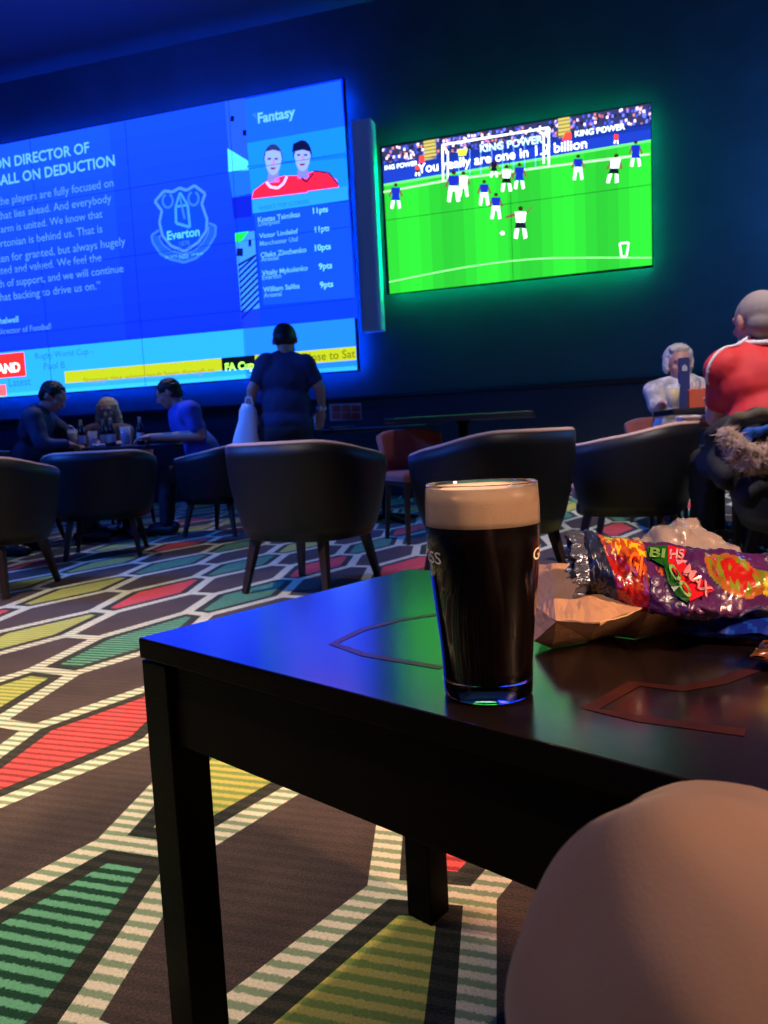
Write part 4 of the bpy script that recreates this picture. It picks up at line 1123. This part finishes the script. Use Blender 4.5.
# ------------------------------------------------------------------ coats, bags, menus, glassware
# parka hung over the tub chair at right
coat_m = mat('dark_parka', (.018, .018, .024), .8, bump=.4, bscale=60)
t = thing('parka', 'dark parka with blue lining and fur-trimmed hood over chair back', 'coat', (1.68, 2.72, 0))
o_ = V3(1.68, 2.72, 0)
bm = bmesh.new()
pts = [at(718, 438, 2.72), at(735, 428, 2.70), at(760, 424, 2.68), at(790, 424, 2.68), at(830, 432, 2.70)]
for a, b in zip(pts, pts[1:]): cone(bm, a-o_, b-o_, .05, .055)
low = [at(722, 480, 2.66), at(750, 500, 2.62), at(790, 505, 2.62), at(830, 490, 2.66)]
for a in pts:
    for b in low:
        if abs(a.x-b.x) < .22: cone(bm, a-o_, b-o_, .045, .04)
baked('coat_body', bm, coat_m, t, .012, 4, .02, .07)
bm = bmesh.new(); chain(bm, [at(722, 433, 2.66)-o_, at(740, 420, 2.62)-o_, at(762, 415, 2.60)-o_, at(795, 415, 2.60)-o_], [.018, .028, .030, .030])
baked('collar', bm, mat('olive_cloth', (.13, .105, .06), .85, bump=.4, bscale=200), t, .008, 2, .012, .04)
bm = bmesh.new(); chain(bm, [at(748, 436, 2.58)-o_, at(744, 448, 2.57)-o_, at(750, 457, 2.56)-o_], [.020, .022, .014]); chain(bm, [at(748, 434, 2.58)-o_, at(768, 428, 2.58)-o_], [.02, .014])
baked('blue_lining', bm, mat('blue_lining', (.01, .10, .50), .7), t, .007, 2, .01, .03)
bm = bmesh.new(); fur_pts = [at(727, 437, 2.55), at(738, 450, 2.52), at(750, 461, 2.50), at(765, 460, 2.50), at(785, 448, 2.52)]
chain(bm, [p-o_ for p in fur_pts], [.030, .040, .046, .044, .040])
fur = baked('fur_trim', bm, mat('fur', (.62, .43, .33), .95, bump=.8, bscale=150), t, .006, 2, .02, .03)
me = fur.data; bm = bmesh.new(); bm.from_mesh(me); tufts = bmesh.new(); rr = random.Random(5)
for v in list(bm.verts):
    if rr.random() < .35:
        d = (v.normal + V3(rr.uniform(-.6, .6), rr.uniform(-.6, .6), rr.uniform(-.9, .2))).normalized(); L = rr.uniform(.012, .03)
        x = d.orthogonal().normalized()*.0022
        a, b, c = bm.verts.new(v.co+x), bm.verts.new(v.co-x), bm.verts.new(v.co+d*L); bm.faces.new((a, b, c))
bm.to_mesh(me); bm.free()
# folded pale scarf on the chair next to the table
bm = bmesh.new()
for k, (yy, L) in enumerate(((427, 0), (422, 0), (417, 0))):
    a, b = at(676, yy+1, 3.9-k*.01), at(713, yy-1, 3.9-k*.01); add_box(bm, (a+b)/2, ((b-a).length*(1-.06*k), .12, .016), Matrix.Rotation(R(6-k*5), 4, 'Z'), .006)
tag(baked('folded_cloth', bm, mat('pale_cloth', (.50, .42, .38), .85, bump=.4, bscale=200, var=.3, vscale=40), None, .005, 2, .006, .03), 'pale folded cloth stacked beside the red-lined chair at the right table', 'cloth')

# white carrier bag in the standing man's left hand
bm = bmesh.new(); a = at(247, 408, 5.93)
rings = []
for k, (yy, xl, xr) in enumerate(((404, 246, 256), (410, 242, 258), (420, 240, 260), (432, 237, 261), (445, 235, 262), (456, 237, 261))):
    ring = []; L, Rr = at(xl-3, yy, 5.88), at(xr-3, yy, 5.88); c = (L+Rr)/2; w = (Rr-L).length/2
    for i in range(20):
        an = 2*PI*i/20; ring.append(bm.verts.new(c+V3(w*math.cos(an), w*.45*math.sin(an), .006*math.sin(i*2.3+k))))
    rings.append(ring)
for a, b in zip(rings, rings[1:]):
    for i in range(20): bm.faces.new((a[i], a[(i+1) % 20], b[(i+1) % 20], b[i]))
bm.faces.new(rings[0]); bm.faces.new(rings[-1][::-1])
cb = thing('carrier_bag', 'white plastic carrier bag in the left hand of the standing person', 'bag', (0, 0, 0))
baked('bag_body', bm, mat('white_plastic', (.85, .92, .98), .5, bump=.5, bscale=30), cb, 0, 1, .02, .08)
bm = bmesh.new(); p0_ = at(249, 404, 5.88); chain(bm, [p0_+V3(-.03, 0, 0), p0_+V3(-.02, 0, .05), p0_+V3(.02, 0, .05), p0_+V3(.03, 0, 0)], [.007]*4); obj('bag_handle', bm, MATS['white_plastic'], cb, True)

def face_board(name, label, cat, px, Y, th, m, lean=0, parts=None):
    """thin upright board through photo corner points at distance Y"""
    P = [at(x, y, Y) for x, y in px]
    bm = bmesh.new(); v = [bm.verts.new(p) for p in P]; f = bm.faces.new(v)
    r = bmesh.ops.extrude_face_region(bm, geom=[f]); bmesh.ops.translate(bm, verts=[e for e in r['geom'] if isinstance(e, bmesh.types.BMVert)], vec=(0, th, 0))
    return bm
t = thing('menu_board', 'small picture menu board standing on the table right of standing person', 'sign', at(346, 420, 6.35))
l0 = t.location.copy()
b = face_board('', '', '', [(330, 421), (362, 420), (361, 403), (329, 404)], 6.35, .02, None); bmesh.ops.translate(b, verts=b.verts, vec=-l0); obj('board', b, mat('menu_back', (.30, .35, .42), .6), t)
bm = bmesh.new()
for k in range(3):
    for r_ in range(2):
        x0 = 332+k*10; y0 = 405.5+r_*7.5
        vs = [bm.verts.new(at(a, c, 6.345)-l0) for a, c in ((x0, y0+6), (x0+8, y0+6), (x0+8, y0), (x0, y0))]; bm.faces.new(vs)
obj('menu_pictures', bm, mat('menu_red', (.42, .07, .08), .5), t)
# menu, drinks and snack holder in front of the white haired person
TZ2 = .79
t = thing('menu_holder', 'tall dark blue menu standing on the table before white hair', 'menu', at(684, 406, 4.4))
l0 = t.location.copy(); l0.z = TZ2; t.location = l0
b = face_board('', '', '', [(679.5, 408), (690.5, 408), (689.5, 357), (679, 358)], 4.4, .018, None); bmesh.ops.translate(b, verts=b.verts, vec=-l0)
zmin = min(v.co.z for v in b.verts)
for v in b.verts:
    if v.co.z < .05: v.co.z = .001
obj('cover', b, mat('menu_cover', (.03, .04, .16), .4), t)
bm = bmesh.new(); vs = [bm.verts.new(at(x, y, 4.395)-l0) for x, y in ((682, 371), (687, 371), (687.5, 367), (684.5, 364), (682, 367))]; bm.faces.new(vs); obj('emblem', bm, mat('menu_emblem', (.35, .38, .5), .4), t)
def tumbler(name, label, cat, loc, r0, r1, h, m_liq, fill, group=None, foam_h=0):
    t = thing(name, label, cat, loc, 0, group)
    obj('glass_wall', lathe_bm([(r0*.9, 0), (r0, .003), (r1, h), (r1-.002, h), (r0-.002, .012), (.001, .011)], n=24), mat('tumbler_glass', (.8, .9, 1), .05, alpha=.22), t, True)
    rf = r0+(r1-r0)*fill-.0035
    obj('drink', lathe_bm([(r0-.005, .014), (rf, h*fill)], n=24), m_liq, t, True)
    if foam_h: obj('foam', lathe_bm([(rf, h*fill+.001), (rf, h*fill+foam_h)], n=24), mat('beer_foam', (.8, .75, .6), .8), t, True)
    return t
lager = mat('lager', (.70, .38, .05), .15, spec=.6)
tumbler('drink_glass', 'glass of pale yellow drink standing left of the blue menu', 'glass', V3(at(673, 405, 4.33).x, 4.33, TZ2), .032, .040, .14, mat('yellow_drink', (.75, .50, .05), .2), .85)
b = box_bm((0, 0, .055), (.10, .05, .11), None, .006)
t = thing('condiment_box', 'orange-red condiment box standing right of the blue menu', 'box', V3(at(697, 405, 4.38).x, 4.38, TZ2), R(-5))
obj('carton', b, mat('orange_card', (.55, .10, .05), .5), t)
bm = bmesh.new(); [cone(bm, (x, 0, .105), (x+.004, 0, .15), .008, .006) for x in (-.03, 0, .028)]; obj('sachets', bm, mat('sachet', (.6, .45, .4), .5), t, True)
# left table: bottles and glasses
beer_b = mat('brown_bottle', (.02, .012, .01), .12, spec=.8)
label_w = mat('bottle_label', (.55, .60, .70), .5)
cap_m = mat('bottle_foil', (.55, .5, .4), .35, metal=.5)
TL3 = .745
def bottle(label, x, y, group='beer bottles on the left table', m=None):
    t = thing('beer_bottle', label, 'bottle', (x, y, TL3+.0005), 0, group)
    obj('bottle_body', lathe_bm([(.028, 0), (.031, .004), (.031, .12), (.026, .145), (.014, .175), (.0125, .215), (.014, .222)], n=24), m or beer_b, t, True)
    obj('label', lathe_bm([(.0314, .035), (.0314, .10)], n=24, cap0=False, cap1=False), label_w, t, True)
    obj('neck_foil', lathe_bm([(.0150, .180), (.0135, .216), (.0148, .2245), (.002, .226)], n=20), cap_m, t, True)
    return t
def lx(px, Y): return at(px, 440, Y).x
bt = bottle('brown beer bottle nearest the man in the dark jacket', lx(82, 6.1), 6.1)
for px, Y, lb in ((104, 5.6, 'dark beer bottle in the middle, left one of the close pair'), (112, 5.5, 'dark beer bottle in the middle, right one of the close pair'), (141, 5.48, 'dark beer bottle by the hand of the man in blue')):
    dup(bt, (lx(px, Y+.6), Y+.6, TL3+.0005), 0, lb)
tumbler('drink_glass', 'glass of amber beer in front of the man in the dark jacket', 'glass', (lx(73, 6.06), 6.06, TL3+.0005), .03, .04, .15, lager, .75, None, .02)
tumbler('drink_glass', 'glass of pinkish drink right of the first beer bottle', 'glass', (lx(93, 6.04), 6.04, TL3+.0005), .03, .038, .13, mat('rose_drink', (.45, .25, .25), .2), .7)
tumbler('drink_glass', 'nearly clear tall glass between the bottle pair and the last bottle', 'glass', (lx(126, 6.10), 6.10, TL3+.0005), .034, .044, .155, mat('clear_drink', (.25, .40, .60), .15), .9)
t = thing('condiment_bucket', 'small pale metal bucket with a looped handle beside the amber beer', 'bucket', (lx(69, 6.28), 6.28, TL3+.0005))
obj('pail', lathe_bm([(.05, 0), (.065, .12), (.068, .122), (.060, .118), (.046, .01), (.001, .009)], n=28), mat('galvanised', (.5, .55, .6), .35, metal=.8), t, True)
bm = bmesh.new(); chain(bm, [V3(.064*math.cos(a), 0, .118+.075*math.sin(a)) for a in [PI*k/10 for k in range(11)]], [.004]*11); obj('bucket_handle', bm, mat('handle_wire', (.7, .7, .75), .3, metal=.7), t, True)
bm = bmesh.new(); add_box(bm, (lx(98, 6.02), 6.02, TL3+.012), (.10, .06, .02), Matrix.Rotation(.4, 4, 'Z'), .006)
tag(baked('paper_napkin', bm, mat('napkin', (.6, .62, .68), .8), None, .004, 1, .012, .02), 'crumpled white napkin in front of the bottle pair', 'napkin')
# things on the table beside the standing man
TM = .80
tumbler('drink_glass', 'nearly empty glass under the hand of the standing person', 'glass', (at(318, 428, 6.3).x, 6.32, TM+.0005), .03, .038, .12, MATS['clear_drink'], .15)
t = thing('plate', 'pale plate on the table below the menu board', 'plate', (at(342, 428, 6.2).x, 6.24, TM+.001))
obj('dish', lathe_bm([(.05, 0), (.085, .012), (.11, .018), (.112, .020), (.085, .016), (.05, .005), (.001, .004)], n=40), mat('china', (.35, .42, .5), .2), t, True)
bm = bmesh.new(); [ell(bm, V3(.03*math.cos(k*2), .03*math.sin(k*2.), .014), (.016, .012, .009)) for k in range(3)]; obj('leftovers', bm, mat('food', (.35, .2, .1), .7), t, True)
t = thing('wristwatch', 'pale wristwatch on the right wrist of the standing person', 'watch', at(321.5, 408.5, 5.995))
bm = bmesh.new(); fr_ = frame_z((at(322, 410, Ys+.08)-at(320, 388, Ys)).normalized()); lathe(bm, [(.036, -.009), (.039, -.009), (.039, .009), (.036, .009), (.036, -.009)], n=24, M=fr_, cap0=False, cap1=False); obj('strap', bm, mat('watch_metal', (.6, .6, .65), .3, metal=.8), t, True)
bm = bmesh.new(); ell(bm, V3(0, -.040, 0), (.019, .008, .019)); obj('case', bm, MATS['watch_metal'], t, True)

# ------------------------------------------------------------------ lights
def light(name, kind, loc, target, energy, col, size=.3, spot=60, blend=.5):
    l = bpy.data.lights.new(name, kind); l.energy = energy; l.color = col
    if kind == 'AREA': l.shape = 'DISK'; l.size = size
    if kind == 'SPOT': l.spot_size = R(spot); l.spot_blend = blend; l.shadow_soft_size = size
    if kind == 'POINT': l.shadow_soft_size = size
    o = bpy.data.objects.new(name, l); COL.objects.link(o); o.location = loc
    d = Vector(target)-Vector(loc); o.rotation_euler = d.to_track_quat('-Z', 'Y').to_euler()
    return o
warm = (1, .80, .55)
light('downlight_carpet', 'SPOT', (-2.1, 1.8, 4.6), (-1.45, 2.25, 0), 1100, (1, .84, .56), .06, 54, 1)
light('downlight_near', 'SPOT', (-.9, .1, 4.6), (-.35, 1.05, 0), 340, (1, .74, .52), .06, 44, 1)
light('downlight_chairs', 'SPOT', (-.3, 4.6, 4.6), (-.2, 4.0, 0), 130, (1, .82, .80), .06, 60, .9)
light('downlight_right', 'SPOT', (1.4, 2.0, 4.4), (1.85, 3.6, .9), 760, (1, .84, .80), .06, 50, .7)
light('downlight_left_table', 'SPOT', (-2.0, 7.0, 4.4), (-2.0, 6.1, .8), 170, (.9, .85, .95), .06, 46, .8)
light('downlight_far_right', 'SPOT', (3.0, 7.2, 4.6), (2.3, 7.2, 0), 700, (1, .9, .92), .06, 40, .8)
light('lamp_right', 'SPOT', (1.75, -.45, 2.1), (.4, .6, .5), 460, (1, .56, .32), .15, 56, .8)
light('screen_at_right', 'AREA', (5.2, 6.0, 3.2), (2.0, 8.3, 2.6), 80, (.05, .3, 1), .8)
light('blue_fill', 'AREA', (-3.5, 1.0, 3.6), (-2.4, 6.0, .9), 60, (.02, .12, 1), 1.6)  # unseen blue fill, added to tint the people and chairs
light('blue_fill_left', 'SPOT', (-5.0, 4.0, 3.9), (-.9, 4.6, .2), 1500, (.03, .16, 1), .4, 50, .8)  # unseen blue spot, added to cool the middle carpet and chair backs
light('blue_wash', 'SPOT', (-3.2, 6.6, 4.6), (-3.4, 8.6, 5.2), 420, (.02, .08, 1), .3, 140, 1)  # added light for the blue glow on upper wall and ceiling
w = bpy.data.worlds.new('world'); scene.world = w; w.use_nodes = True
w.node_tree.nodes['Background'].inputs[0].default_value = (.10, .22, .9, 1); w.node_tree.nodes['Background'].inputs[1].default_value = .012

vs_ = scene.view_settings
scene.display_settings.display_device = 'sRGB'
vs_.view_transform = 'Standard'; vs_.look = 'None'; vs_.gamma = 1; vs_.use_curve_mapping = False; vs_.exposure = 0
scene.cycles.max_bounces = 10; scene.cycles.use_denoising = True; scene.cycles.sample_clamp_indirect = 4
